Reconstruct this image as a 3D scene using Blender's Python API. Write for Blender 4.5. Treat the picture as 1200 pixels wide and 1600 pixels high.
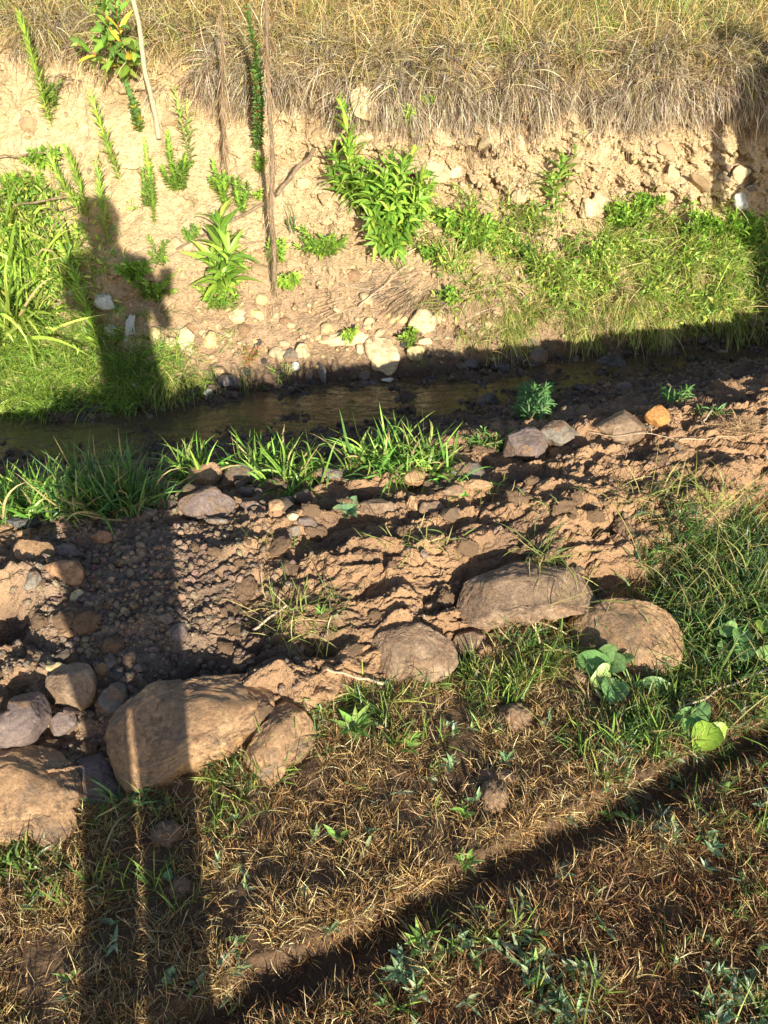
import bpy, bmesh, math, random
import numpy as np
from mathutils import Vector, Matrix
R_ = math.radians
for o in list(bpy.data.objects): bpy.data.objects.remove(o)
scene = bpy.context.scene
COL = scene.collection

# ------------------------------------------------------------------ camera, sky, sun
PITCH = 38.0; CAMZ = 1.55; FPX = 1209.0
cam_d = bpy.data.cameras.new('camera'); cam = bpy.data.objects.new('camera', cam_d); COL.objects.link(cam)
cam.location = (0, 0, CAMZ); cam.rotation_euler = (R_(90 - PITCH), 0, 0)
cam_d.sensor_fit = 'VERTICAL'; cam_d.sensor_height = 24.0; cam_d.lens = 24.0 * FPX / 1600.0
cam_d.clip_start = 0.03; cam_d.clip_end = 500
scene.camera = cam
scene.render.resolution_x = 768; scene.render.resolution_y = 1024
scene.render.engine = 'CYCLES'
AZ = 15.7; EL = 18.5          # sun behind the camera and to its right
world = bpy.data.worlds.new('World'); scene.world = world; world.use_nodes = True
nt = world.node_tree; bg = nt.nodes['Background']
sky = nt.nodes.new('ShaderNodeTexSky'); sky.sky_type = 'NISHITA'; sky.sun_disc = False
sky.sun_elevation = R_(EL); sky.sun_rotation = R_(180 - AZ); sky.air_density = 1.0; sky.dust_density = 1.0
nt.links.new(sky.outputs[0], bg.inputs[0]); bg.inputs[1].default_value = 0.078
sd = bpy.data.lights.new('sun', 'SUN'); sd.energy = 5.0; sd.angle = R_(0.5); sd.color = (1.0, 0.91, 0.71)
sun = bpy.data.objects.new('sun', sd); COL.objects.link(sun)
SDIR = Vector((-math.sin(R_(AZ)) * math.cos(R_(EL)), math.cos(R_(AZ)) * math.cos(R_(EL)), -math.sin(R_(EL))))
sun.rotation_euler = SDIR.to_track_quat('-Z', 'Y').to_euler(); sun.location = (3, -8, 5)
vs = scene.view_settings
vs.view_transform = 'Standard'; vs.look = 'None'; vs.gamma = 1; vs.use_curve_mapping = False; vs.exposure = 0.98

# ------------------------------------------------------------------ noise
rs = np.random.RandomState(7)
GT = rs.normal(size=(512, 3)); GT /= np.linalg.norm(GT, axis=1)[:, None]; GT = GT.astype(np.float32)
RT = rs.rand(512).astype(np.float32)
def hsh(ix, iy, iz, seed=0):
    h = (ix.astype(np.int64) * 374761393 + iy.astype(np.int64) * 668265263 + iz.astype(np.int64) * 2147483647 + seed * 974634777) & 0xffffffff
    h = ((h ^ (h >> 13)) * 1274126177) & 0xffffffff
    h = ((h ^ (h >> 15)) * 2246822519) & 0xffffffff
    return (h ^ (h >> 16)) & 0xffffffff
def perlin(x, y, z=0.0, seed=0):
    x = np.asarray(x, np.float32); y = np.asarray(y, np.float32) + 0 * x; z = np.asarray(z, np.float32) + 0 * x
    fx, fy, fz = np.floor(x), np.floor(y), np.floor(z)
    ix, iy, iz = fx.astype(np.int64), fy.astype(np.int64), fz.astype(np.int64)
    dx, dy, dz = x - fx, y - fy, z - fz
    u, v, w = dx*dx*dx*(dx*(dx*6-15)+10), dy*dy*dy*(dy*(dy*6-15)+10), dz*dz*dz*(dz*(dz*6-15)+10)
    out = 0
    for a in (0, 1):
        for b in (0, 1):
            for c in (0, 1):
                g = GT[hsh(ix+a, iy+b, iz+c, seed) & 511]
                d = g[..., 0]*(dx-a) + g[..., 1]*(dy-b) + g[..., 2]*(dz-c)
                out = out + d * (u if a else 1-u) * (v if b else 1-v) * (w if c else 1-w)
    return out * 1.5
def fbm(x, y, z=0.0, oct=4, seed=0, gain=.5):
    s = 0; a = 1; f = 1
    for i in range(oct):
        s = s + a * perlin(x*f, y*f, np.asarray(z)*f, seed+i*17); a *= gain; f *= 2.03
    return s
def worley(x, y, seed=0):
    """2-D: returns F1, F2, cell random"""
    x = np.asarray(x, np.float32); y = np.asarray(y, np.float32)
    ix = np.floor(x).astype(np.int64); iy = np.floor(y).astype(np.int64); z0 = ix*0
    f1 = np.full(x.shape, 9., np.float32); f2 = f1.copy(); cr = f1*0
    for a in (-1, 0, 1):
        for b in (-1, 0, 1):
            h = hsh(ix+a, iy+b, z0, seed)
            px = ix+a+.1+.8*((h & 1023)/1023.); py = iy+b+.1+.8*(((h >> 10) & 1023)/1023.)
            d = np.hypot(px-x, py-y).astype(np.float32)
            c = ((h >> 20) & 1023)/1023.
            m = d < f1
            f2 = np.where(m, f1, np.minimum(f2, d)); cr = np.where(m, c, cr); f1 = np.where(m, d, f1)
    return f1, f2, cr
def sst(a, b, x):
    t = np.clip((x-a)/(b-a), 0, 1); return t*t*(3-2*t)
def unit(a): return a / np.maximum(np.linalg.norm(a, axis=-1, keepdims=True), 1e-9)

# ------------------------------------------------------------------ materials
def node_mat(name):
    m = bpy.data.materials.new(name); m.use_nodes = True
    n = m.node_tree; b = n.nodes['Principled BSDF']
    return m, n, b
def attr_soil(name, rough=.85, fine=90, bump=.5, bump_d=.004, var=.35, rough2=None):
    m, n, b = node_mat(name)
    at = n.nodes.new('ShaderNodeAttribute'); at.attribute_name = 'Col'
    tc = n.nodes.new('ShaderNodeTexCoord')
    n1 = n.nodes.new('ShaderNodeTexNoise'); n1.inputs['Scale'].default_value = fine; n1.inputs['Detail'].default_value = 6; n1.inputs['Roughness'].default_value = .65
    n.links.new(tc.outputs['Object'], n1.inputs['Vector'])
    vo = n.nodes.new('ShaderNodeTexVoronoi'); vo.inputs['Scale'].default_value = fine*1.6
    n.links.new(tc.outputs['Object'], vo.inputs['Vector'])
    mr = n.nodes.new('ShaderNodeMapRange'); mr.inputs[1].default_value = .3; mr.inputs[2].default_value = .7
    mr.inputs[3].default_value = 1-var; mr.inputs[4].default_value = 1+var
    n.links.new(n1.outputs['Fac'], mr.inputs[0])
    mx = n.nodes.new('ShaderNodeVectorMath'); mx.operation = 'SCALE'
    n.links.new(at.outputs['Color'], mx.inputs[0]); n.links.new(mr.outputs[0], mx.inputs['Scale'])
    n.links.new(mx.outputs[0], b.inputs['Base Color'])
    ad = n.nodes.new('ShaderNodeMath'); ad.operation = 'MULTIPLY_ADD'
    n.links.new(vo.outputs['Distance'], ad.inputs[0]); ad.inputs[1].default_value = -.5
    n.links.new(n1.outputs['Fac'], ad.inputs[2])
    bp = n.nodes.new('ShaderNodeBump'); bp.inputs['Strength'].default_value = bump; bp.inputs['Distance'].default_value = bump_d
    n.links.new(ad.outputs[0], bp.inputs['Height']); n.links.new(bp.outputs[0], b.inputs['Normal'])
    b.inputs['Roughness'].default_value = rough
    if rough2 is not None:
        n2 = n.nodes.new('ShaderNodeTexNoise'); n2.inputs['Scale'].default_value = 7
        n.links.new(tc.outputs['Object'], n2.inputs['Vector'])
        m2 = n.nodes.new('ShaderNodeMapRange'); m2.inputs[1].default_value = .42; m2.inputs[2].default_value = .58
        m2.inputs[3].default_value = rough; m2.inputs[4].default_value = rough2
        n.links.new(n2.outputs['Fac'], m2.inputs[0]); n.links.new(m2.outputs[0], b.inputs['Roughness'])
    b.inputs['Specular IOR Level'].default_value = .35
    return m
def leaf_mat(name, rough=.45, trans=.35, spec=.5, gain=1.0):
    m, n, b = node_mat(name)
    at = n.nodes.new('ShaderNodeAttribute'); at.attribute_name = 'Col'
    tc = n.nodes.new('ShaderNodeTexCoord')
    n1 = n.nodes.new('ShaderNodeTexNoise'); n1.inputs['Scale'].default_value = 160; n1.inputs['Detail'].default_value = 3
    n.links.new(tc.outputs['Object'], n1.inputs['Vector'])
    mr = n.nodes.new('ShaderNodeMapRange'); mr.inputs[1].default_value = .3; mr.inputs[2].default_value = .7
    mr.inputs[3].default_value = .78; mr.inputs[4].default_value = 1.22
    n.links.new(n1.outputs['Fac'], mr.inputs[0])
    mx = n.nodes.new('ShaderNodeVectorMath'); mx.operation = 'SCALE'
    n.links.new(at.outputs['Color'], mx.inputs[0]); n.links.new(mr.outputs[0], mx.inputs['Scale'])
    n.links.new(mx.outputs[0], b.inputs['Base Color'])
    mr.inputs[3].default_value *= gain; mr.inputs[4].default_value *= gain
    b.inputs['Roughness'].default_value = rough; b.inputs['Specular IOR Level'].default_value = spec
    tr = n.nodes.new('ShaderNodeBsdfTranslucent'); n.links.new(mx.outputs[0], tr.inputs['Color'])
    ms = n.nodes.new('ShaderNodeMixShader'); ms.inputs[0].default_value = trans
    out = n.nodes['Material Output']
    n.links.new(b.outputs[0], ms.inputs[1]); n.links.new(tr.outputs[0], ms.inputs[2]); n.links.new(ms.outputs[0], out.inputs['Surface'])
    return m
def rock_mat(name, c1, c2, c3, rough=.5, scale=9, mud=(.24, .155, .10), mudamt=.3, spec=.5):
    m, n, b = node_mat(name)
    tc = n.nodes.new('ShaderNodeTexCoord')
    oi = n.nodes.new('ShaderNodeObjectInfo')
    of = n.nodes.new('ShaderNodeVectorMath'); of.operation = 'ADD'
    cb = n.nodes.new('ShaderNodeCombineXYZ'); ml = n.nodes.new('ShaderNodeMath'); ml.operation = 'MULTIPLY'; ml.inputs[1].default_value = 37
    n.links.new(oi.outputs['Random'], ml.inputs[0]); n.links.new(ml.outputs[0], cb.inputs[0]); n.links.new(ml.outputs[0], cb.inputs[2])
    n.links.new(tc.outputs['Object'], of.inputs[0]); n.links.new(cb.outputs[0], of.inputs[1])
    def noise(s, d=6, r=.6, dist=0.):
        q = n.nodes.new('ShaderNodeTexNoise'); q.inputs['Scale'].default_value = s; q.inputs['Detail'].default_value = d
        q.inputs['Roughness'].default_value = r; q.inputs['Distortion'].default_value = dist
        n.links.new(of.outputs[0], q.inputs['Vector']); return q
    a = noise(scale, 9, .72, 1.2); rp = n.nodes.new('ShaderNodeValToRGB'); e = rp.color_ramp.elements
    e[0].position = .32; e[0].color = (*c1, 1); e[1].position = .68; e[1].color = (*c3, 1)
    k = e.new(.5); k.color = (*c2, 1)
    n.links.new(a.outputs['Fac'], rp.inputs[0])
    f = noise(90, 8, .8)
    mr = n.nodes.new('ShaderNodeMapRange'); mr.inputs[1].default_value = .3; mr.inputs[2].default_value = .7; mr.inputs[3].default_value = .45; mr.inputs[4].default_value = 1.5
    n.links.new(f.outputs['Fac'], mr.inputs[0])
    sc = n.nodes.new('ShaderNodeVectorMath'); sc.operation = 'SCALE'
    n.links.new(mr.outputs[0], sc.inputs['Scale'])
    mu = noise(14, 8, .7, .3); mm = n.nodes.new('ShaderNodeMapRange'); mm.inputs[1].default_value = .66-mudamt*.45; mm.inputs[2].default_value = .72-mudamt*.45
    n.links.new(mu.outputs['Fac'], mm.inputs[0])
    mix = n.nodes.new('ShaderNodeMix'); mix.data_type = 'RGBA'
    n.links.new(mm.outputs[0], mix.inputs[0]); n.links.new(rp.outputs[0], mix.inputs[6]); mix.inputs[7].default_value = (*mud, 1)
    n.links.new(mix.outputs[2], sc.inputs[0])
    pv = n.nodes.new('ShaderNodeTexVoronoi'); pv.inputs['Scale'].default_value = 130; n.links.new(of.outputs[0], pv.inputs['Vector'])
    pr_ = n.nodes.new('ShaderNodeMapRange'); pr_.inputs[1].default_value = .08; pr_.inputs[2].default_value = .3; pr_.inputs[3].default_value = .62; pr_.inputs[4].default_value = 1.0; n.links.new(pv.outputs['Distance'], pr_.inputs[0])
    s2 = n.nodes.new('ShaderNodeVectorMath'); s2.operation = 'SCALE'; n.links.new(sc.outputs[0], s2.inputs[0]); n.links.new(pr_.outputs[0], s2.inputs['Scale'])
    n.links.new(s2.outputs[0], b.inputs['Base Color'])
    rr = n.nodes.new('ShaderNodeMapRange'); rr.inputs[3].default_value = rough; rr.inputs[4].default_value = .9
    n.links.new(mm.outputs[0], rr.inputs[0]); n.links.new(rr.outputs[0], b.inputs['Roughness'])
    hb = n.nodes.new('ShaderNodeMath'); hb.operation = 'MULTIPLY_ADD'; n.links.new(f.outputs['Fac'], hb.inputs[0]); hb.inputs[1].default_value = .5
    m3 = n.nodes.new('ShaderNodeMath'); m3.operation = 'MULTIPLY'; m3.inputs[1].default_value = .18; n.links.new(mm.outputs[0], m3.inputs[0]); n.links.new(m3.outputs[0], hb.inputs[2])
    bp = n.nodes.new('ShaderNodeBump'); bp.inputs['Strength'].default_value = .55; bp.inputs['Distance'].default_value = .004
    n.links.new(hb.outputs[0], bp.inputs['Height']); n.links.new(bp.outputs[0], b.inputs['Normal'])
    b.inputs['Specular IOR Level'].default_value = spec
    bp.inputs['Strength'].default_value = 1.0; bp.inputs['Distance'].default_value = .008
    return m
M = {}
M['lawn'] = attr_soil('lawn soil', .95, 120, .6, .004)
M['mud'] = attr_soil('spoil mud', .85, 95, 1.0, .008, .26, .6)
M['bed'] = attr_soil('wet bed', .4, 90, .7, .005, .3)
M['bank'] = attr_soil('bank earth', .95, 48, 1.0, .012, .22)
M['straw'] = leaf_mat('dry straw', .6, .2, .3)
M['grass'] = leaf_mat('grass blade', .4, .35, .5, 1.4)
M['leaf'] = leaf_mat('leaf', .42, .35, .5, 1.35)
M['stem'] = leaf_mat('stem', .6, .0, .3)
M['tan'] = rock_mat('tan stone', (.15, .115, .085), (.36, .215, .115), (.52, .35, .2), .34, 6, mudamt=.24)
M['brown'] = rock_mat('brown stone', (.17, .115, .08), (.28, .19, .125), (.4, .285, .2), .5, 8, mudamt=.35)
M['grey'] = rock_mat('grey stone', (.12, .105, .095), (.19, .165, .14), (.28, .24, .19), .55, 10, mudamt=.4)
M['purple'] = rock_mat('purple grey stone', (.13, .095, .09), (.2, .15, .14), (.27, .2, .17), .55, 10, mudamt=.3)
M['orange'] = rock_mat('rusty stone', (.2, .11, .065), (.33, .18, .1), (.42, .28, .17), .5, 8, mudamt=.25)
M['bright'] = rock_mat('bright orange stone', (.42, .19, .06), (.52, .26, .09), (.56, .34, .15), .5, 8, mudamt=.05)
M['yellow'] = rock_mat('yellow stone', (.5, .38, .17), (.58, .45, .24), (.62, .52, .33), .55, 8, mudamt=.08)
M['pale'] = rock_mat('pale cobble', (.5, .38, .22), (.6, .48, .3), (.68, .58, .42), .7, 8, mud=(.5, .35, .2), mudamt=.22, spec=.3)
M['white'] = rock_mat('whitish stone', (.45, .45, .43), (.55, .55, .52), (.62, .6, .55), .6, 8, mudamt=.08)
M['wet'] = rock_mat('wet dark stone', (.05, .05, .06), (.09, .085, .09), (.14, .12, .11), .25, 9, mud=(.08, .055, .045), mudamt=.3)
M['clod'] = rock_mat('soil clod', (.2, .13, .085), (.27, .175, .115), (.33, .22, .145), .9, 10, mud=(.3, .2, .13), mudamt=.3, spec=.2)
M['bankclod'] = rock_mat('bank stone', (.48, .33, .19), (.56, .41, .25), (.62, .48, .31), .9, 7, mud=(.56, .4, .24), mudamt=.4, spec=.2)
M['bark'] = rock_mat('dead bark', (.15, .105, .07), (.23, .165, .11), (.33, .25, .17), .9, 30, mudamt=.1, spec=.2)
M['palewood'] = rock_mat('bleached wood', (.42, .34, .24), (.52, .42, .3), (.6, .5, .36), .85, 25, mudamt=.0, spec=.2)

# ------------------------------------------------------------------ mesh + tagging helpers
def mesh_np(name, V, F4=None, F3=None, col=None, mat=None, smooth=True):
    me = bpy.data.meshes.new(name)
    V = np.asarray(V, np.float32).reshape(-1, 3); me.vertices.add(len(V)); me.vertices.foreach_set('co', V.ravel())
    loops = []; starts = []; n = 0
    if F4 is not None and len(F4):
        F4 = np.asarray(F4, np.int32); loops.append(F4.ravel()); starts.append(np.arange(len(F4))*4); n = F4.size
    if F3 is not None and len(F3):
        F3 = np.asarray(F3, np.int32); loops.append(F3.ravel()); starts.append(n+np.arange(len(F3))*3)
    L = np.concatenate(loops).astype(np.int32); S = np.concatenate(starts).astype(np.int32)
    me.loops.add(len(L)); me.loops.foreach_set('vertex_index', L)
    me.polygons.add(len(S)); me.polygons.foreach_set('loop_start', S)
    me.polygons.foreach_set('use_smooth', np.full(len(S), smooth, bool))
    me.update(calc_edges=True)
    if col is not None:
        a = me.color_attributes.new('Col', 'FLOAT_COLOR', 'POINT')
        c = np.ones((len(V), 4), np.float32); c[:, :3] = np.asarray(col).reshape(-1, 3) if np.asarray(col).ndim > 1 else col
        a.data.foreach_set('color', c.ravel())
    if mat: me.materials.append(mat)
    return me
def link(name, me, parent=None, loc=None, label=None, cat=None, group=None, kind=None):
    o = bpy.data.objects.new(name, me); COL.objects.link(o)
    if parent: o.parent = parent
    if loc is not None: o.location = loc
    if label: o['label'] = label
    if cat: o['category'] = cat
    if group: o['group'] = group
    if kind: o['kind'] = kind
    return o
def local(me_V, c): return np.asarray(me_V) - np.asarray(c)

# ------------------------------------------------------------------ terrain
xs_f = np.arange(-2.8, 2.8001, .0052)
ext = 2.8 + np.cumsum(.01*1.25**np.arange(30)); ext = ext[ext < 45]
xs = np.concatenate([-ext[::-1], xs_f, ext]); C_ = len(xs); xc = np.clip(xs, -3.2, 3.2)
def itp(pts):
    p = np.array(pts); return np.interp(xc, p[:, 0], p[:, 1])
Yb = itp([(-3, .62), (-1.2, .74), (-.8, .86), (-.45, 1.0), (-.05, 1.25), (.48, 1.43), (.7, 1.6), (1.2, 2.02), (2.5, 2.7)])
Ye = itp([(-3, 1.7), (-1.05, 1.85), (-.5, 1.98), (0, 2.16), (.5, 2.32), (1.35, 2.62), (3, 3.2)])
Yn = itp([(-3, 2.9), (-1.23, 3.0), (-.3, 3.22), (.3, 3.38), (.98, 3.68), (1.7, 3.88), (3, 4.15)])
Yf = itp([(-3, 3.2), (-1.27, 3.4), (-.5, 3.64), (.33, 3.76), (1.05, 3.97), (1.8, 4.12), (3, 4.38)])
YL = itp([(-3, 5.1), (-2.2, 5.0), (-1, 4.86), (0, 4.78), (3, 4.8)])
zL = itp([(-3, 1.0), (-2.2, .98), (-1, .88), (0, .80), (3, .80)])
o1 = np.ones(C_)
ST = [(-30*o1, 0*o1, 12), (-.6*o1, 0*o1, 30), (.35*o1, 0*o1, 170), (Yb, 0*o1, 28), (Yb+.10, .055*o1, 130), ((Yb+.1+Ye)/2, .105*o1, 130), (Ye, .10*o1, 80),
      ((Ye+Yn)/2, -.2*o1, 70), (Yn, -.47*o1, 22), ((Yn+Yf)/2, -.50*o1, 22), (Yf, -.47*o1, 24)]
seglen = [30, 45, 60, 52, 38, 36]
qw = [(.11, .09), (.28, .21), (.57, .46), (.75, .65), (.88, .84), (1, 1)]
for (q, w), nr in zip(qw, seglen):
    ST.append((Yf+(YL-Yf)*q, -.47+(zL+.47)*w, nr))
ST += [(YL+.28, zL+.11, 80), (YL+1.4, zL+.26, 34), (YL+5, zL+.4, 14), (YL+70, zL+1.0, 0)]
rowsY = []; rowsZ = []; srow = []
for i in range(len(ST)-1):
    a, b = ST[i], ST[i+1]
    for k in range(a[2]):
        t = k/a[2]; rowsY.append(a[0]*(1-t)+b[0]*t); rowsZ.append(a[1]*(1-t)+b[1]*t); srow.append(i+t)
rowsY.append(ST[-1][0]); rowsZ.append(ST[-1][1]); srow.append(len(ST)-1)
BY = np.array(rowsY); BZ = np.array(rowsZ); srow = np.array(srow); NR = len(srow)
ker = np.exp(-np.linspace(-2, 2, 17)**2); ker /= ker.sum()
i0, i1 = 140, NR-30
for A in (BZ,):
    pad = np.pad(A, ((8, 8), (0, 0)), 'edge'); sm = sum(ker[k]*pad[k:k+NR] for k in range(17)); A[i0:i1] = sm[i0:i1]
BX = np.repeat(xs[None, :], NR, 0)
S = np.repeat(srow[:, None], C_, 1)
P0 = np.stack([BX, BY, BZ], -1)
def grid_normals(P):
    du = np.gradient(P, axis=1); dv = np.gradient(P, axis=0)
    return unit(np.cross(du, dv))
N0 = grid_normals(P0)
ARC = np.cumsum(np.concatenate([np.zeros((1, C_)), np.linalg.norm(np.diff(P0, axis=0), axis=2)]), 0)
ARC = ARC - ARC[200][None, :]*0 - 30
CF = np.array([0, math.cos(R_(PITCH)), -math.sin(R_(PITCH))]); CU = np.array([0, math.sin(R_(PITCH)), math.cos(R_(PITCH))]); CP = np.array([0, 0, CAMZ])
def project(P):
    r = P - CP; d = r @ CF
    d = np.where(d < .05, .05, d)
    return 600+FPX*r[..., 0]/d, 800-FPX*(r @ CU)/d, d
PX, PY, PD = project(P0)
def gnd(px, py, z=0.0):
    """world point where the ray of a photo pixel meets height z"""
    d = CF*FPX + np.array([1, 0, 0])*(px-600) - CU*(py-800)
    t = (z-CAMZ)/d[2]; return CP + d*t
def blob(cx, cy, rx, ry, X=None, Y=None):
    X = PX if X is None else X; Y = PY if Y is None else Y
    return np.exp(-(((X-cx)/rx)**2+((Y-cy)/ry)**2))
U, V_ = BX, BY
# weights per zone along the profile
wLawn = 1 - sst(2.85, 3.1, S) 
wR = sst(2.95, 3.3, S) * (1-sst(7.3, 8.0, S))
wBank = sst(10.2, 11.2, S) * (1-sst(16.0, 16.6, S))
wTop = sst(15.8, 16.3, S)
far = np.clip(1-(np.abs(BX)-3.4)/3, 0, 1)
disp = np.zeros_like(BX)
# lawn
disp += wLawn*(.012*fbm(U*3, V_*3, oct=4) + .006*fbm(U*25, V_*25, oct=3, seed=5))
# wheel rut across the lawn
a = gnd(300, 1575); b = gnd(1200, 1118); dd = (b-a)[:2]/np.linalg.norm((b-a)[:2]); nn = np.array([-dd[1], dd[0]])
dist = (U-a[0])*nn[0] + (V_-a[1])*nn[1] + .014*perlin(U*6, V_*6, 0, 3)+.010*perlin(U*22, V_*22, 0, 4)+.008*perlin(U*60, V_*60, 0, 6)
prof = np.interp(dist, [-.5, -.20, -.095, -.075, -.025, -.002, .012, .06, .2], [.008, .010, .005, -.028, -.036, -.012, .014, .012, 0])
along = (U-a[0])*dd[0]+(V_-a[1])*dd[1]
disp += wLawn*prof*sst(-.35, -.05, along)
# ridge of scraped mud
wx = .03*fbm(U*7, V_*7, oct=3, seed=11); wy = .03*fbm(U*7, V_*7, oct=3, seed=23)
ul, vl = U+wx, V_-.22*U+wy
looseL = np.clip(blob(200, 950, 150, 200)*1.3, 0, 1)          # loose crumbly soil
slab = fbm(ul*3.2, vl*12, oct=5, seed=31)
q = slab*5.0; fr = q-np.floor(q); terr = (np.floor(q)+sst(.55, .95, fr))/5.0
f1, f2, cr = worley(ul*11+.25*wx*60, vl*17+.3*wy*60, 41)
crack = 1-sst(.0, .12, f2-f1)
g1, g2, gr = worley(U*34, V_*34, 43); h1, h2, hr = worley(U*80+wx*20, V_*80, 47)
lump = np.sqrt(np.clip(1-g1*1.3, 0, 1)); lump2 = np.sqrt(np.clip(1-h1*1.3, 0, 1))
rough = sst(.0, .42, fbm(U*6, V_*9, oct=3, seed=61))
ridge = .030*fbm(U*3, V_*4, oct=3, seed=51) + .048*terr*(1-.8*looseL) + (cr-.5)*.032*(1-looseL) - .02*crack*sst(-.2, .3, fbm(U*5, V_*5, oct=2, seed=67))*(1-.6*looseL)
s2 = fbm(ul*10+5, vl*20, oct=5, seed=133, gain=.6)*4; f2b = s2-np.floor(s2); ridge += .014*((np.floor(s2)+sst(.6, .9, f2b))/4)*(1-.6*looseL)
ridge += .010*np.abs(fbm(U*38, V_*46, oct=4, seed=135, gain=.6))*(.08+.75*rough)
ridge += .007*(lump-.5)*(.05+.85*rough) + .005*(lump2-.5)*(.12+.75*rough+.5*looseL) + .004*fbm(U*60, V_*60, oct=3, seed=71) + .016*np.abs(fbm(U*14, V_*20, oct=4, seed=73))*rough
disp += wR*ridge
def bump_at(px, py, r, amp, z=.06, ry=None):
    g = gnd(px, py, z); ry = ry or r
    return amp*np.exp(-(((U-g[0])/r)**2+((V_-g[1])/ry)**2)**1.5)
for a_ in [(715, 1005, .05, -.07), (745, 905, .06, -.05), (300, 1075, .10, -.06), (400, 960, .07, -.03), (20, 985, .06, -.09), (500, 1010, .05, -.05), (880, 960, .06, -.03),
           (600, 900, .14, .04), (520, 900, .08, .03), (430, 860, .12, .03), (850, 850, .2, .035), (1000, 820, .2, .04), (450, 1050, .08, .03), (50, 920, .12, .05), (1000, 740, .25, .04), (1150, 720, .2, .05),
           (180, 1150, .12, -.05), (100, 1120, .1, -.04), (560, 760, .25, -.03), (400, 780, .2, -.02), (250, 880, .15, .01)]:
    disp += bump_at(*a_)*np.clip(wR+.3*wLawn, 0, 1)
# wheel-smeared mud along the far right
disp += wR*.02*sst(6, 7.5, S)*fbm(U*9, V_*9, oct=4, seed=83)
# bank
A_ = ARC
smoothL = np.clip(blob(90, 230, 260, 150)+blob(300, 330, 120, 160), 0, 1)
chunk = np.clip(blob(850, 270, 380, 110)+.6*blob(600, 200, 120, 60), 0, 1)
bw = .05*fbm(U*5, A_*5, oct=3, seed=91)
c1_, c2_, cc = worley((U+bw)*9, (A_+bw)*11, 97)
c3_, c4_, cd = worley((U+bw)*24, (A_-bw)*26, 101)
bank = .10*fbm(U*1.6, A_*1.6, oct=4, seed=103) + .045*fbm(U*7, A_*1.8, oct=3, seed=107)*sst(11.5, 13, S)*(1-.5*chunk)
bank += (.018+.075*chunk)*(np.sqrt(np.clip(1-c1_*1.15, 0, 1))-.4) + (cc-.5)*(.015+.06*chunk)
bank += (.030*(1-.75*smoothL))*(np.sqrt(np.clip(1-c3_*1.2, 0, 1))-.5) + .012*fbm(U*20, A_*20, oct=4, seed=109)
sb = fbm((U+bw)*5, (A_+bw)*8, oct=4, seed=113)*4; fb = sb-np.floor(sb); bank += .085*((np.floor(sb)+sst(.6, .95, fb))/4)*(1-.6*smoothL)
sb2 = fbm((U+bw)*13, (A_-bw)*20, oct=4, seed=137)*4; fb2 = sb2-np.floor(sb2); bank += .035*((np.floor(sb2)+sst(.65, .95, fb2))/4)*(1-.7*smoothL)
disp += wBank*bank
for a_ in [(735, 232, .05, -.10), (700, 283, .10, -.07), (810, 322, .05, -.09), (540, 240, .06, -.08), (780, 300, .06, -.08), (905, 330, .05, -.07), (420, 330, .03, -.05), (600, 190, .1, -.06), (1000, 270, .05, -.07), (860, 235, .05, -.08), (210, 150, .05, -.05), (510, 485, .05, -.06), (720, 520, .05, -.05), (960, 300, .04, -.07), (650, 215, .05, -.07), (480, 300, .04, -.05), (560, 215, .06, -.05)]:
    k0 = np.hypot(PX-a_[0], (PY-a_[1])*1.3)*.0037
    disp += wBank*a_[3]*np.exp(-(k0/a_[2])**2)*(1+.5*perlin(U*30, A_*30, 0, 8))
disp += (.10+.07*fbm(U*2.2, 0*U, 0, 3, 12))*np.exp(-((S-16.15)/.45)**2) + .02*wTop*fbm(U*3, V_*3, oct=4, seed=117) - .05*np.exp(-((S-15.2)/.35)**2)*np.clip(.7+perlin(U*3, 0*U, 0, 9), 0, 1)
bedw = sst(7.5, 8.2, S)*(1-sst(9.9, 10.6, S))
disp += bedw*(.06+.03*sst(.2, 1.2, U))*fbm(U*5, V_*7, oct=5, seed=119)
disp *= far
dirv = N0*(1-wBank[..., None]) + unit(N0*.55+np.array([0, -.75, -.55]))*wBank[..., None]
P = P0 + dirv*disp[..., None]
NN = grid_normals(P)
PX, PY, PD = project(P)

# ground colour (the soil's own colour)
def c3(*c): return np.array(c, np.float32)
n_a = fbm(U*4, A_*4, oct=4, seed=201)[..., None]; n_b = fbm(U*17, A_*17, oct=3, seed=205)[..., None]
colr = np.zeros(P.shape, np.float32)
lawnc = c3(.12, .074, .043)+c3(.04, .025, .012)*n_a
wet = np.clip(sst(.05, .5, fbm(U*3.3, V_*5, oct=3, seed=211))*.55 + .25*looseL + .9*sst(6.0, 6.6, S) - .35*np.clip(disp*12, -1, 1), 0, 1)[..., None]
looseC = (looseL*.8)[..., None]
mudc = (c3(.335, .205, .118)*(1-looseC)+c3(.24, .19, .155)*looseC)*(1-wet)+c3(.125, .083, .062)*wet + c3(.06, .04, .022)*n_b+c3(.05, .035, .02)*n_a
bankc = c3(.50, .375, .225)+c3(.10, .085, .06)*n_a+c3(.08, .065, .05)*n_b
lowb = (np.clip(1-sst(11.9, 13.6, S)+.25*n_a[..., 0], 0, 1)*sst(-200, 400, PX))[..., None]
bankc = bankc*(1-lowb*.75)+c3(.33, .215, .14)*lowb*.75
wline = (1-sst(10.2, 11.3, S))[..., None]
bankc = bankc*(1-wline)+c3(.09, .06, .045)*wline
topc = c3(.3, .22, .12)+0*n_a
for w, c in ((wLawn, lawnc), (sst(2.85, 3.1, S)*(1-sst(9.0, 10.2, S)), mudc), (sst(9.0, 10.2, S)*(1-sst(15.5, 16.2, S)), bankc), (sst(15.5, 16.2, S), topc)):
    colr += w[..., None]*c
bedk = (bedw*1.0)[..., None]; colr = colr*(1-bedk)+c3(.085, .055, .035)*bedk
colr = np.clip(colr, .01, .8)

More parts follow.
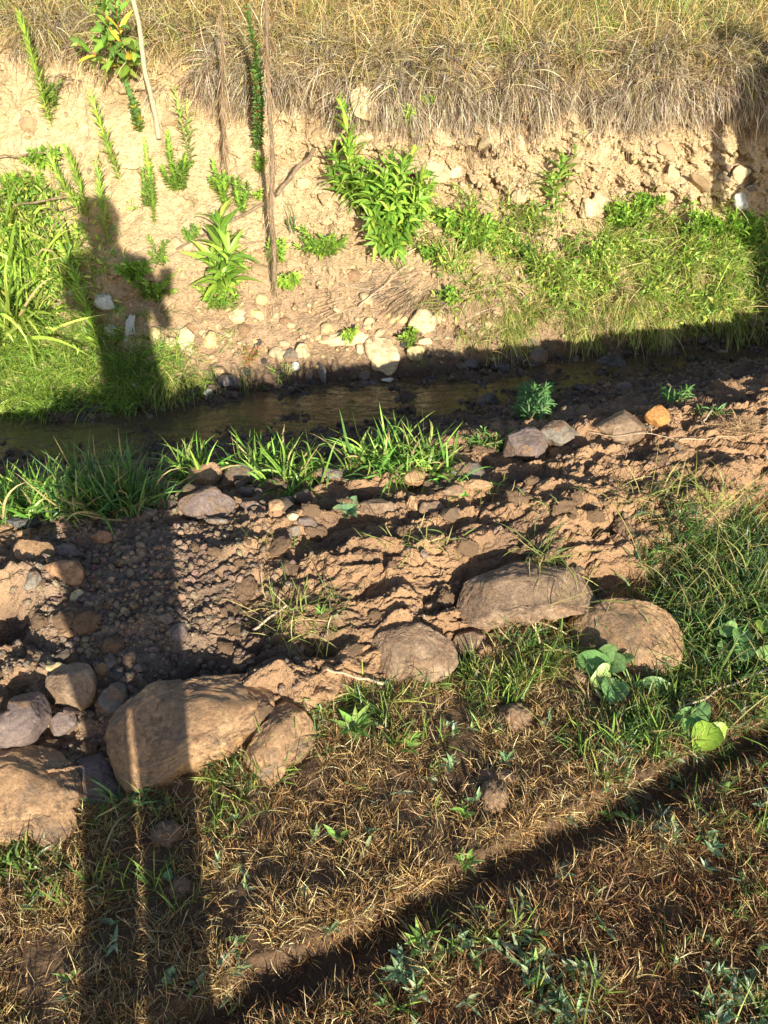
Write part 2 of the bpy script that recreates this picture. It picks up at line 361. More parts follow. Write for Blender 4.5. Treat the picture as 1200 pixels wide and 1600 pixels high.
def rows_of(s): return int(np.searchsorted(srow, s))
parts = [('ground', 0, 3.02, 'lawn'), ('soil_ridge', 3.02, 7.9, 'mud'), ('stream_bed', 7.9, 10.1, 'bed'), ('earth_bank', 10.1, 16.2, 'bank'), ('field', 16.2, 99, 'lawn')]
for nm, s0, s1, mt in parts:
    r0 = rows_of(s0); r1 = min(rows_of(s1)+1, NR); nr = r1-r0
    idx = np.arange(nr*C_).reshape(nr, C_)
    F = np.stack([idx[:-1, :-1], idx[:-1, 1:], idx[1:, 1:], idx[1:, :-1]], -1).reshape(-1, 4)
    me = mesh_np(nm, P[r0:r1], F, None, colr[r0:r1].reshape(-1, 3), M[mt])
    link(nm, me, kind='structure')

# lookup of the surface seen at a photo pixel
BIN = 5; bw_, bh_ = 1400//BIN, 1800//BIN
bx = ((PX+100)//BIN).astype(int).ravel(); by = ((PY+100)//BIN).astype(int).ravel()
ok = np.where((bx >= 0) & (bx < bw_) & (by >= 0) & (by < bh_) & (PD.ravel() > .3))[0]
ok = ok[np.argsort(-PD.ravel()[ok])]
look = np.full((bh_, bw_), -1, int); look[by[ok], bx[ok]] = ok
def at(px, py):
    i, j = int((py+100)//BIN), int((px+100)//BIN)
    for r in range(0, 12):
        ii = np.clip([i-r, i+r+1], 0, bh_); jj = np.clip([j-r, j+r+1], 0, bw_)
        w = look[ii[0]:ii[1], jj[0]:jj[1]]; w = w[w >= 0]
        if len(w):
            w = w[np.argmin(PX.ravel()[w]*0+np.hypot(PX.ravel()[w]-px, PY.ravel()[w]-py))]
            return P.reshape(-1, 3)[w].copy(), NN.reshape(-1, 3)[w].copy()
    g = gnd(px, py, 0); return g, np.array([0, 0, 1.])
def off(px, py, back=0.0):
    """point on the pixel's ray, `back` metres in front of the surface seen there"""
    p, n = at(px, py); d = CF*FPX + np.array([1, 0, 0])*(px-600) - CU*(py-800); d = d/np.linalg.norm(d)
    t = (p-CP) @ d
    if back > 3: return CP + d*(back/d[1])
    return CP + d*(t-back)
def mpp(p):  # metres per photo pixel at a point
    return ((p-CP) @ CF)/FPX

# scatter
area = np.zeros((NR, C_)); e1 = np.diff(P0, axis=1)[:-1]; e2 = np.diff(P0, axis=0)[:, :-1]
area[:-1, :-1] = np.linalg.norm(np.cross(e1, e2), axis=2)
area[np.abs(BX) > 3.6] = 0; area[BY > 9] = 0; area[BY < .1] = 0
Pf = P.reshape(-1, 3); Nf = NN.reshape(-1, 3); Cf = colr.reshape(-1, 3)
def scatter(dens, n, rng):
    w = (area*dens).ravel().astype(np.float64); w[w < 0] = 0
    cs = np.cumsum(w); r = rng.rand(n)*cs[-1]; i = np.minimum(np.searchsorted(cs, r), len(w)-C_-2)
    a, b = rng.rand(n, 1), rng.rand(n, 1)
    p = Pf[i]*(1-a)*(1-b)+Pf[i+1]*a*(1-b)+Pf[i+C_]*(1-a)*b+Pf[i+C_+1]*a*b
    return p, Nf[i], i
PXf, PYf = PX.ravel(), PY.ravel()

# ------------------------------------------------------------------ vegetation primitives
def pal(rng, n, cols, w=None, jit=.15):
    cols = np.array(cols); k = rng.choice(len(cols), n, p=None if w is None else np.array(w)/np.sum(w))
    c = cols[k]*(1+jit*rng.normal(size=(n, 1)))*(1+.06*rng.normal(size=(n, 3)))
    return np.clip(c, .01, .9)
def blades(root, d0, L, W, droop, col, seg=4, rng=None, g=(0, 0, -1), tipc=None, wob=.12, flat=None, fold=0):
    """thin tapered strips; d0 start direction, droop = amount bent to g at the tip"""
    n = len(root); L = np.broadcast_to(L, (n,))[:, None]; W = np.broadcast_to(W, (n,))[:, None]
    droop = np.broadcast_to(droop, (n,))[:, None]; g = np.asarray(g, float)
    d0 = unit(d0); wv = rng.normal(size=(n, 3))*wob
    side = unit(np.cross(d0, rng.normal(size=(n, 3)) if flat is None else flat))
    pos = root.copy(); vs_ = []; cs = []
    prof_ = np.array([.75, 1, .95, .75, .45, .25, .1, 0]) if seg > 5 else np.interp(np.linspace(0, 1, seg+1), [0, .3, .7, 1], [.7, 1, .75, 0])
    for k in range(seg+1):
        t = k/seg
        w = W*(prof_[k] if seg <= 5 else np.interp(t, [0, .25, .65, 1], [.6, 1, .8, 0]))*.5
        vs_.append(pos-side*w); vs_.append(pos+side*w)
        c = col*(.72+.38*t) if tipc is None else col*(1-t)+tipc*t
        cs += [c, c]
        dr = unit(d0 + (g*droop+wv*np.sin(t*3))*t*1.3)
        pos = pos + dr*L/seg
    Vv = np.stack(vs_, 1); Cc = np.stack(cs, 1); m = 2*(seg+1)
    base = (np.arange(n)*m)[:, None]
    q = np.concatenate([base+np.array([2*k, 2*k+1, 2*k+3, 2*k+2])[None] for k in range(seg)], 0)
    return Vv.reshape(-1, 3), q, Cc.reshape(-1, 3)
def leaves(base, d, up, L, W, col, rng, droop=.3, fold=.25, seg=5, shape='lance', rib=1.25):
    n = len(base); d = unit(d); L = np.broadcast_to(L, (n,))[:, None]; W = np.broadcast_to(W, (n,))[:, None]
    side = unit(np.cross(d, up)); nrm = unit(np.cross(side, d))
    pr = {'lance': [.12, .7, 1, .8, .42, 0], 'oval': [.15, .85, 1, .95, .65, 0], 'round': [.35, .95, 1.1, 1.05, .8, .1]}[shape]
    pos = base.copy(); vs_ = []; cs = []
    tw = rng.normal(size=(n, 1))*.25; dr = droop*(1+.4*rng.normal(size=(n, 1)))
    for k in range(seg+1):
        t = k/seg; w = W*.5*np.interp(t, np.linspace(0, 1, 6), pr)
        ww = np.sin(t*9+rng.rand(n, 1)*6)*.06*W
        s = unit(side + nrm*tw*t)
        vs_ += [pos-s*w+nrm*(w*fold*2+ww), pos, pos+s*w+nrm*(w*fold*2-ww)]
        cs += [col, np.clip(col*rib, 0, 1), col]
        dd_ = unit(d + np.array([0, 0, -1.])*dr*t*1.6); pos = pos + dd_*L/seg
    Vv = np.stack(vs_, 1); Cc = np.stack(cs, 1); m = 3*(seg+1); b0 = (np.arange(n)*m)[:, None]; q = []
    for k in range(seg):
        q.append(b0+np.array([3*k, 3*k+1, 3*k+4, 3*k+3])[None]); q.append(b0+np.array([3*k+1, 3*k+2, 3*k+5, 3*k+4])[None])
    return Vv.reshape(-1, 3), np.concatenate(q, 0), Cc.reshape(-1, 3)
def tube(pts, rad, sides=7, rng=None, rough=0.0):
    pts = np.asarray(pts, float); n = len(pts); rad = np.broadcast_to(rad, (n,))
    T = unit(np.gradient(pts, axis=0)); ref = np.array([.3, .2, 1.]); a = unit(np.cross(T, ref)); b = np.cross(T, a)
    an = np.arange(sides)/sides*2*np.pi
    r = rad[:, None]*np.ones(sides)
    if rough: r = r*(1+rough*rng.normal(size=r.shape))
    Vv = pts[:, None]+(a[:, None]*np.cos(an)[None, :, None]+b[:, None]*np.sin(an)[None, :, None])*r[..., None]
    i = np.arange(n-1)[:, None]*sides; j = np.arange(sides)[None]; j2 = (j+1) % sides
    q = np.stack([i+j, i+j2, i+sides+j2, i+sides+j], -1).reshape(-1, 4)
    return Vv.reshape(-1, 3), q
def curve(p0, p1, n=12, sag=None, rng=None, wob=.0):
    p0, p1 = np.array(p0), np.array(p1); t = np.linspace(0, 1, n)[:, None]
    c = p0*(1-t)+p1*t
    if sag is not None: c = c + np.asarray(sag)*4*t*(1-t)
    if wob: 
        w = rng.normal(size=(n, 3))*wob; w[0] = 0; c = c+np.cumsum(w, 0)*.5
    return c
class Acc:
    def __init__(s): s.v, s.f, s.c, s.n = [], [], [], 0
    def add(s, v, f, c):
        v = np.asarray(v); s.v.append(v); s.f.append(np.asarray(f)+s.n); s.c.append(np.broadcast_to(c, v.shape)); s.n += len(v); return s
    def mesh(s, name, mat, origin=None, smooth=True):
        V = np.concatenate(s.v); 
        if origin is not None: V = V-origin
        return mesh_np(name, V, np.concatenate(s.f), None, np.concatenate(s.c), mat, smooth)

# ------------------------------------------------------------------ rocks
ICO = {}
def ico(sub):
    if sub not in ICO:
        bm = bmesh.new(); bmesh.ops.create_icosphere(bm, subdivisions=sub, radius=1)
        ICO[sub] = (np.array([v.co[:] for v in bm.verts]), np.array([[v.index for v in f.verts] for f in bm.faces])); bm.free()
    return ICO[sub]
def rock_shape(seed, sub=4, ang=.5, rough=.06, clodish=0.0):
    rng = np.random.RandomState(seed); v, f = ico(sub); v = v.copy()
    if ang > 0:
        nrm = unit(rng.normal(size=(14, 3))); dd_ = 1-ang*(.12+.36*rng.rand(14))
        for a, d in zip(nrm, dd_):
            h = v @ a; ex = np.maximum(h-d, 0); v = v - a[None]*(ex*.97)[:, None]
    u0 = v/np.linalg.norm(v, axis=1)[:, None]; o = rng.rand(3)*50
    nz = fbm(u0[:, 0]*1.3+o[0], u0[:, 1]*1.3+o[1], u0[:, 2]*1.3+o[2], oct=5, gain=.55)
    v = v*(1+rough*2.2*nz)[:, None]
    if clodish:
        n2 = np.abs(fbm(u0[:, 0]*3+o[1], u0[:, 1]*3+o[2], u0[:, 2]*3+o[0], oct=4, gain=.6))
        v = v*(1+clodish*n2)[:, None]
    return v, f
def frame(nrm, rot):
    """local axes: x along image right, y image up projected to the stone's resting plane, rotated by rot degrees"""
    nrm = unit(nrm); x = np.array([1., 0, 0]); x = unit(x-nrm*(x @ nrm)); y = np.cross(nrm, x)
    r = R_(rot); return x*math.cos(r)+y*math.sin(r), -x*math.sin(r)+y*math.cos(r), nrm
def stone(px, py, w, h, rot=0, mat='tan', label=None, name='stone', sub=4, ang=.5, rough=.06, seed=None, sink=.3, thick=.7, clodish=0, cat='stone', group=None, face=.5, me=None):
    seed = int(px*7+py*13) if seed is None else seed
    p, n = at(px, py); d = unit(CP-p); nr = unit(n*(1-face)+d*face); X, Y, Z = frame(nr, rot)
    m = mpp(p); fs = max(.35, abs(nr @ d))
    hx, hy = w*m*.5, h*m*.5/fs; hz = min(hx, hy)*thick
    if me is None:
        v, f = rock_shape(seed, sub, ang, rough, clodish)
        me = mesh_np(name, v*np.array([hx, hy, hz])/1.0, None, f, None, M[mat]); sc = (1, 1, 1)
    else: sc = (hx, hy, hz)
    c = p+unit(n)*hz*(1-2*sink)*.6
    o = link(name, me, None, None, label, cat, group)
    o.matrix_world = Matrix.Translation(Vector(c)) @ Matrix((X, Y, Z)).transposed().to_4x4() @ Matrix.Diagonal((*sc, 1))
    return o
def outline_stone(pts, mat, label, name='boulder', thick=.5, rough=.035, seed=1, lift=.35, face=.55, up=None, cat='boulder', flatten=.5, detail=6, group=None):
    """slab whose outline is the photographed one, with its real size and thickness"""
    pts = np.array(pts, float); cpx = pts.mean(0); p, n = at(*cpx); d = unit(CP-p)
    nr = unit(np.array([0, 0, 1.])*(1-face)+d*face) if up is None else unit(np.array(up, float)); X, Y, Z = frame(nr, 0)
    c0 = p + nr*.01; loc = []
    for q in pts:
        r = CF*FPX+np.array([1, 0, 0])*(q[0]-600)-CU*(q[1]-800); t = ((c0-CP) @ nr)/(r @ nr); w = CP+r*t-c0
        loc.append((w @ X, w @ Y))
    loc = np.array(loc); cen = loc.mean(0); loc = loc-cen; c0 = c0+X*cen[0]+Y*cen[1]
    th = np.arctan2(loc[:, 1], loc[:, 0]); rr = np.hypot(loc[:, 0], loc[:, 1]); o = np.argsort(th); th = th[o]; rr = rr[o]
    th = np.concatenate([th[-1:]-2*np.pi, th, th[:1]+2*np.pi]); rr = np.concatenate([rr[-1:], rr, rr[:1]])
    v, f = ico(detail); t = np.arctan2(v[:, 1], v[:, 0])
    r = sum(np.interp((t+dt+np.pi) % (2*np.pi)-np.pi, th, rr) for dt in (-.03, 0, .03))/3
    rho = np.hypot(v[:, 0], v[:, 1]); rho2 = rho**flatten; hz = min(loc[:, 0].ptp(), loc[:, 1].ptp())*.5*thick
    zz = np.sign(v[:, 2])*np.abs(v[:, 2])**.6
    V = np.stack([np.cos(t)*rho2*r, np.sin(t)*rho2*r, zz*hz], 1)
    rng = np.random.RandomState(seed); k = rng.rand(3)*30; s = 1/max(rr.max(), .01)
    u = V*s*1.4
    nz = fbm(u[:, 0]+k[0], u[:, 1]+k[1], u[:, 2]+k[2], oct=6, gain=.5)
    dirn = unit(V/np.array([1, 1, .4]))
    V = V+dirn*(nz*rough*rr.mean()*2.2)[:, None]
    for _ in range(13):
        az_ = rng.rand()*6.283; el_ = rng.uniform(.8 if detail > 5 else .15, 1.45); a_n = np.array([math.cos(az_)*math.cos(el_), math.sin(az_)*math.cos(el_), math.sin(el_)])
        h_ = V @ a_n; sup = h_.max(); cut = sup*(1-rng.uniform(.04, .34)); V = V-a_n[None]*(np.maximum(h_-cut, 0)*.95)[:, None]
    n3 = fbm(u[:, 0]*5+k[1], u[:, 1]*5+k[0], u[:, 2]*5, oct=4, gain=.6); n4 = np.abs(fbm(u[:, 0]*9+k[0], u[:, 1]*9+k[1], u[:, 2]*9, oct=3)); V = V+dirn*((n3*.026-n4*.02)*rr.mean())[:, None]
    c = c0+nr*hz*(lift*2-1)*(.9 if detail > 5 else 2.2) 
    me = mesh_np(name, V, None, f, None, M[mat])
    ob = link(name, me, None, None, label, cat, group)
    ob.matrix_world = Matrix.Translation(Vector(c)) @ Matrix((X, Y, Z)).transposed().to_4x4()
    return ob
# ------------------------------------------------------------------ water
wxs = np.concatenate([[-40, -12, -6], np.arange(-3.2, 3.21, .04), [6, 12, 40]])
lo = np.interp(wxs, xs, Yn)-.35; hi = np.interp(wxs, xs, Yf)+.25
tt = np.linspace(0, 1, 24)[:, None]; WY = lo[None]*(1-tt)+hi[None]*tt; WX = np.repeat(wxs[None], 24, 0)
WZ = -.460+0*WX; idx = np.arange(WX.size).reshape(WX.shape)
m, n, b = node_mat('muddy water'); b.inputs['Base Color'].default_value = (.14, .1, .062, 1); b.inputs['Roughness'].default_value = .06
b.inputs['IOR'].default_value = 1.45; b.inputs['Specular IOR Level'].default_value = .9
tc = n.nodes.new('ShaderNodeTexCoord'); wn = n.nodes.new('ShaderNodeTexNoise'); wn.inputs['Scale'].default_value = 9; wn.inputs['Detail'].default_value = 4; wn.inputs['Distortion'].default_value = .8
mpn = n.nodes.new('ShaderNodeMapping'); mpn.inputs['Scale'].default_value = (1, 2.2, 1)
n.links.new(tc.outputs['Object'], mpn.inputs[0]); n.links.new(mpn.outputs[0], wn.inputs['Vector'])
bp = n.nodes.new('ShaderNodeBump'); bp.inputs['Strength'].default_value = .35; bp.inputs['Distance'].default_value = .02
n.links.new(wn.outputs['Fac'], bp.inputs['Height']); n.links.new(bp.outputs[0], b.inputs['Normal'])
tp = n.nodes.new('ShaderNodeBsdfTransparent'); tp.inputs[0].default_value = (.75, .6, .42, 1)
ms = n.nodes.new('ShaderNodeMixShader'); ms.inputs[0].default_value = .32
n.links.new(b.outputs[0], ms.inputs[1]); n.links.new(tp.outputs[0], ms.inputs[2]); n.links.new(ms.outputs[0], n.nodes['Material Output'].inputs['Surface'])
link('water', mesh_np('water', np.stack([WX, WY, WZ], -1), np.stack([idx[:-1, :-1], idx[:-1, 1:], idx[1:, 1:], idx[1:, :-1]], -1).reshape(-1, 4), None, None, m), kind='structure')

# ------------------------------------------------------------------ the two people whose shadows fall into the view (they stand behind the camera)
def skin_body(name, J, E, mat, parent=None, label=None, cat=None, origin=(0, 0, 0), sub=2, root=0):
    me = bpy.data.meshes.new(name); me.from_pydata([j[0] for j in J], E, []); me.update()
    o = bpy.data.objects.new(name, me); COL.objects.link(o)
    md = o.modifiers.new('skin', 'SKIN'); me.skin_vertices[0].data
    for i, j in enumerate(J):
        r = j[1]; me.skin_vertices[0].data[i].radius = (r, r) if not isinstance(r, tuple) else r
        me.skin_vertices[0].data[i].use_root = (i == root)
    s = o.modifiers.new('sub', 'SUBSURF'); s.levels = sub; s.render_levels = sub
    dg = bpy.context.evaluated_depsgraph_get(); ev = o.evaluated_get(dg); m2 = bpy.data.meshes.new_from_object(ev)
    bpy.data.objects.remove(o); m2.name = name
    if not m2.materials: m2.materials.append(mat)
    else: m2.materials[0] = mat
    for p in m2.polygons: p.use_smooth = True
    o = link(name, m2, parent, origin if parent is None else None, label, cat); return o
def simple(name, c, r=.7):
    m, n, b = node_mat(name); b.inputs['Roughness'].default_value = r
    tc = n.nodes.new('ShaderNodeTexCoord'); q = n.nodes.new('ShaderNodeTexNoise'); q.inputs['Scale'].default_value = 40; q.inputs['Detail'].default_value = 4
    n.links.new(tc.outputs['Object'], q.inputs['Vector'])
    rp = n.nodes.new('ShaderNodeValToRGB'); rp.color_ramp.elements[0].color = (*[x*.8 for x in c], 1); rp.color_ramp.elements[1].color = (*[min(1, x*1.15) for x in c], 1)
    n.links.new(q.outputs['Fac'], rp.inputs[0]); n.links.new(rp.outputs[0], b.inputs['Base Color']); return m
skin = simple('skin', (.55, .33, .23), .5); cloth1 = simple('blue cotton', (.08, .12, .22), .9); denim = simple('denim', (.06, .08, .14), .9)
hairm = simple('brown hair', (.06, .035, .02), .6); bootm = simple('leather', (.07, .045, .03), .6); cloth2 = simple('green cotton', (.1, .16, .09), .9)
def person(origin, rotz, pose, label, shirt):
    arms = pose
    J = [((0, 0, .93), (.15, .12)), ((0, 0, 1.1), (.135, .10)), ((0, 0, 1.28), (.165, .115)), ((0, 0, 1.40), (.13, .09)), ((0, .01, 1.44), .07), ((0, .015, 1.48), .07),
         ((0, .02, 1.545), (.082, .092)), ((0, .02, 1.62), (.078, .088)), ((0, .015, 1.665), .04)]
    E = [(i, i+1) for i in range(8)]
    for s in (-1, 1):
        k = len(J); J += [((s*.078, 0, .86), .09), ((s*.072, .01, .50), .052), ((s*.070, .0, .28), .046), ((s*.07, -.01, .09), .036), ((s*.085, .05, .04), .038), ((s*.095, .15, .03), .03)]
        E += [(0, k)]+[(k+i, k+i+1) for i in range(5)]
        A = arms[0 if s < 0 else 1]; k = len(J)
        J += [((s*.165, 0, 1.385), .062), (A[0], .045), (tuple((np.array(A[0])+np.array(A[1]))/2), .04), (A[1], .027)]
        E += [(3, k), (k, k+1), (k+1, k+2), (k+2, k+3)]
        w = np.array(A[1]); el = np.array(A[0]); f = unit(w-el); side = unit(np.cross(f, [0, .3, 1.])); pal_ = w+f*.05
        k2 = len(J); J.append((tuple(pal_), (.034, .016))); E.append((k+3, k2))
        for q_, (of_, ln) in enumerate(((-.03, .062), (-.01, .075), (.01, .08), (.03, .07))):
            b0 = w+f*.075+side*of_; k3 = len(J); J += [(tuple(b0), .009), (tuple(b0+f*ln*.5+np.array([0, .004, -.003])), .008), (tuple(b0+f*ln*.85+np.array([0, .018, -.01])), .0065)]
            E += [(k2, k3), (k3, k3+1), (k3+1, k3+2)]
        k3 = len(J); J += [(tuple(w+f*.03+side*s*-.04), .011), (tuple(w+f*.06+side*s*-.06), .009)]; E += [(k2, k3), (k3, k3+1)]
    for s in (-1, 1): # ears + nose
        k = len(J); J.append(((s*.082, .015, 1.56), .012)); E.append((6, k))
    k = len(J); J.append(((0, .118, 1.545), .011)); E.append((6, k))
    root = skin_body('person', J, E, skin, None, label, 'person', sub=2)
    root.location = origin; root.rotation_euler = (0, 0, rotz)
    # shirt, trousers
    T = [((0, 0, .90), (.165, .135)), ((0, 0, 1.1), (.155, .118)), ((0, 0, 1.28), (.182, .13)), ((0, 0, 1.395), (.14, .10)), ((0, .005, 1.43), .068)]
    TE = [(0, 1), (1, 2), (2, 3), (3, 4)]
    for s in (-1, 1):
        A = arms[0 if s < 0 else 1]; k = len(T); sh = np.array((s*.165, 0, 1.385)); el = np.array(A[0])
        T += [(tuple(sh), .075), (tuple(sh*.35+el*.65), .062)]; TE += [(3, k), (k, k+1)]
    skin_body('shirt', T, TE, shirt, root)
    T = [((0, 0, .95), (.16, .13)), ((0, 0, .90), (.16, .128))]; TE = [(0, 1)]
    for s in (-1, 1):
        k = len(T); T += [((s*.078, 0, .82), .098), ((s*.066, .01, .50), .062), ((s*.061, 0, .28), .057+.006*s), ((s*.056, -.01, .10), .054+.006*s)]; TE += [(1, k), (k, k+1), (k+1, k+2), (k+2, k+3)]
    skin_body('trousers', T, TE, denim, root, root=1)
    for s in (-1, 1): skin_body('shoe', [((s*.08, -.03, .05), .045), ((s*.085, .04, .045), .047), ((s*.095, .15, .035), .04), ((s*.098, .19, .03), .028)], [(0, 1), (1, 2), (2, 3)], bootm, root)
    v, f = ico(4); v = v*np.array([.112, .118, .11])+np.array([0, .005, 1.61]); keep = (v[:, 2] > 1.585+.35*(v[:, 1])); ff = f[keep[f].all(1)]
    hm = mesh_np('hair', v, None, ff, None, hairm); link('hair', hm, root)
    for s in (-1, 1):
        v, f = ico(2); link('eye', mesh_np('eye', v*.011+np.array([s*.032, .098, 1.567]), None, f, None, simple('eye', (.5, .48, .45), .2)), root)
    link('mouth', mesh_np('mouth', ico(2)[0]*np.array([.024, .006, .006])+np.array([0, .104, 1.50]), None, ico(2)[1], None, simple('lips', (.4, .16, .13), .5)), root)
    return root
PERX, PERY = -.175, -.34
person((PERX, PERY, 0), 0, [((-.28, .08, 1.20), (.03, .25, 1.12)), ((.21, .06, 1.10), (.13, .25, 1.12))],
       'person standing behind the view in shirt and jeans, both hands raised holding a phone', cloth1)
ph = mesh_np('phone', np.array([[x, y, z] for x in (-.037, .037) for y in (-.078, .078) for z in (-.004, .004)]), [[0, 1, 3, 2], [4, 6, 7, 5], [0, 4, 5, 1], [2, 3, 7, 6], [0, 2, 6, 4], [1, 5, 7, 3]], None, None, simple('phone shell', (.02, .02, .022), .3), smooth=False)
def lean(o, k, sc):
    o.scale = (1, 1, sc)
    for q in [o]+list(o.children):
        for v_ in q.data.vertices:
            if v_.co.z > .55: v_.co.x -= k*(v_.co.z-.55)
lean(next(o for o in COL.objects if o.name == "person"), .065, 1.13)
b2 = person((2.86, 2.05, .12), 0, [((-.27, -.02, 1.13), (-.28, .06, .90)), ((.27, -.02, 1.13), (.28, .06, .90))], 'second person standing on the ridge at the right in a green shirt, arms hanging down', cloth2)
lean(b2, .0, 1.17)
po = link('phone', ph, None, None, 'dark phone held up level by the standing person', 'phone'); po.matrix_world = cam.matrix_basis.copy() if False else Matrix.Translation((-.03, -.03, CAMZ-.17)) @ Matrix.Rotation(R_(90-PITCH), 4, 'X')

# ------------------------------------------------------------------ named stones on the near side
outline_stone([(162, 1150), (172, 1118), (230, 1085), (290, 1070), (350, 1052), (395, 1050), (425, 1080), (432, 1105), (410, 1130), (372, 1165), (330, 1188), (285, 1207), (235, 1230), (195, 1237), (170, 1200)],
              'tan', 'big wet tan boulder with a sloping flat top, under the leg shadow', seed=3, thick=.42, lift=.6, flatten=.28, face=.45)
outline_stone([(440, 1098), (470, 1113), (497, 1148), (482, 1172), (450, 1200), (430, 1232), (402, 1217), (380, 1190), (393, 1165), (420, 1130)],
              'tan', 'wedge-shaped wet yellow-brown stone at the right end of the big flat boulder', seed=5, thick=.6, lift=.7, flatten=.28, cat='stone', name='stone')
outline_stone([(-60, 1190), (0, 1172), (60, 1162), (108, 1185), (124, 1230), (120, 1270), (124, 1302), (86, 1337), (50, 1312), (0, 1318), (-60, 1310)],
              'tan', 'large smooth tan boulder with pitted face at the lower left edge', seed=9, thick=.5, lift=.58, flatten=.3, face=.45)
outline_stone([(120, 1185), (150, 1175), (180, 1215), (190, 1250), (165, 1280), (140, 1290), (122, 1262)], 'purple', 'shaded brown stone wedged between the two big tan boulders', seed=11, cat='stone', name='stone', thick=.9)
outline_stone([(705, 945), (728, 912), (780, 895), (860, 886), (930, 895), (962, 928), (952, 952), (900, 962), (850, 968), (800, 968), (755, 985), (718, 972)],
              'brown', 'long rounded grey-brown boulder under a hanging tuft of cut grass', seed=13, thick=.28, lift=.75, flatten=.26, face=.42)
outline_stone([(888, 975), (930, 955), (1000, 950), (1045, 968), (1063, 1005), (1060, 1045), (1025, 1064), (970, 1052), (905, 1012)],
              'tan', 'rounded orange-tan boulder behind the broad pale green leaves', seed=17, thick=.65, lift=.6, flatten=.36)
outline_stone([(570, 1010), (620, 985), (690, 990), (714, 1033), (700, 1056), (640, 1052), (580, 1045)], 'brown', 'broad mud-plastered stone low at the front edge of the ridge', seed=19, name='stone', cat='stone', thick=.5, flatten=.3)
outline_stone([(704, 985), (733, 975), (760, 990), (756, 1012), (728, 1022), (706, 1008)], 'brown', 'small mud-coated stone tucked under the left end of the long boulder', seed=23, name='stone', cat='stone', thick=.9, detail=5)
outline_stone([(74, 1070), (100, 1045), (132, 1040), (153, 1072), (142, 1105), (112, 1116), (82, 1095)], 'brown', 'blocky grey and tan stone with a small brick-like stone on it', seed=29, name='stone', cat='stone', thick=1, detail=5, lift=.6)
outline_stone([(-20, 1165), (15, 1120), (60, 1082), (80, 1100), (66, 1145), (20, 1172)], 'purple', 'dark tilted slab standing behind the pitted boulder', seed=31, name='stone', cat='stone', thick=.8, detail=5, lift=.6)
outline_stone([(145, 1108), (170, 1082), (200, 1068), (199, 1085), (172, 1120), (155, 1126)], 'grey', 'thin dark grey slab with a pointed upper corner', seed=37, name='stone', cat='stone', thick=.7, detail=5, lift=.65)
outline_stone([(76, 1150), (100, 1118), (126, 1096), (120, 1120), (100, 1148)], 'purple', 'narrow blade-like grey-brown stone leaning to the left of the thin slab', seed=41, name='stone', cat='stone', thick=.8, detail=5, lift=.6)
outline_stone([(22, 862), (58, 842), (86, 862), (62, 880), (30, 878)], 'tan', 'flat pinkish-tan stone in sunlight at the upper left of the ridge', seed=43, name='stone', cat='stone', thick=.8, detail=5, lift=.6)
outline_stone([(68, 885), (100, 876), (132, 895), (125, 915), (96, 904)], 'orange', 'rust-orange broken stone with a lit face left of the loose soil', seed=47, name='stone', cat='stone', thick=1, detail=5, lift=.6)
outline_stone([(298, 738), (318, 728), (346, 730), (340, 755), (325, 772), (300, 768)], 'orange', 'reddish-brown block at the foot of the shaded tall grass', seed=53, name='stone', cat='stone', thick=1, detail=5, lift=.6)
outline_stone([(322, 770), (350, 745), (385, 732), (408, 733), (405, 748), (372, 762), (345, 775)], 'grey', 'long lichen-grey stone slanting up to the right beside the reddish block', seed=59, name='stone', cat='stone', thick=1, detail=5, lift=.6)
outline_stone([(275, 785), (300, 776), (350, 777), (372, 785), (365, 800), (320, 808), (285, 803)], 'purple', 'long low purplish stone just below the slanting lichen-grey one', seed=61, name='stone', cat='stone', thick=1, detail=5, lift=.6)
outline_stone([(628, 745), (640, 737), (662, 738), (660, 758), (645, 762)], 'tan', 'small upright angular tan stone on the far edge of the ridge', seed=67, name='stone', cat='stone', thick=.9, detail=5, lift=.7)
outline_stone([(683, 745), (705, 732), (740, 727), (770, 735), (760, 748), (725, 756), (690, 756)], 'grey', 'grey-green flat stone right of the small angular tan stone', seed=71, name='stone', cat='stone', thick=1, detail=5, lift=.6)
outline_stone([(780, 705), (790, 690), (820, 675), (850, 678), (862, 695), (850, 712), (810, 715)], 'purple', 'blunt purple-grey boulder on the slope above the small green weeds', seed=73, thick=1, detail=5, lift=.6)
outline_stone([(838, 680), (850, 670), (890, 668), (905, 680), (890, 692), (860, 692)], 'grey', 'flatter grey stone leaning behind the purple-grey boulder', seed=79, name='stone', cat='stone', thick=1, detail=5, lift=.6)
outline_stone([(925, 668), (950, 655), (1005, 655), (1012, 668), (1000, 688), (950, 686)], 'brown', 'long grey-brown stone with the orange stone on its right end', seed=83, name='stone', cat='stone', thick=1, detail=5, lift=.6)
outline_stone([(1004, 660), (1012, 652), (1028, 644), (1045, 655), (1044, 665), (1018, 668)], 'bright', 'bright orange angular stone catching the sun above the shaded slope', seed=89, name='stone', cat='stone', thick=1.1, detail=5, lift=.8)
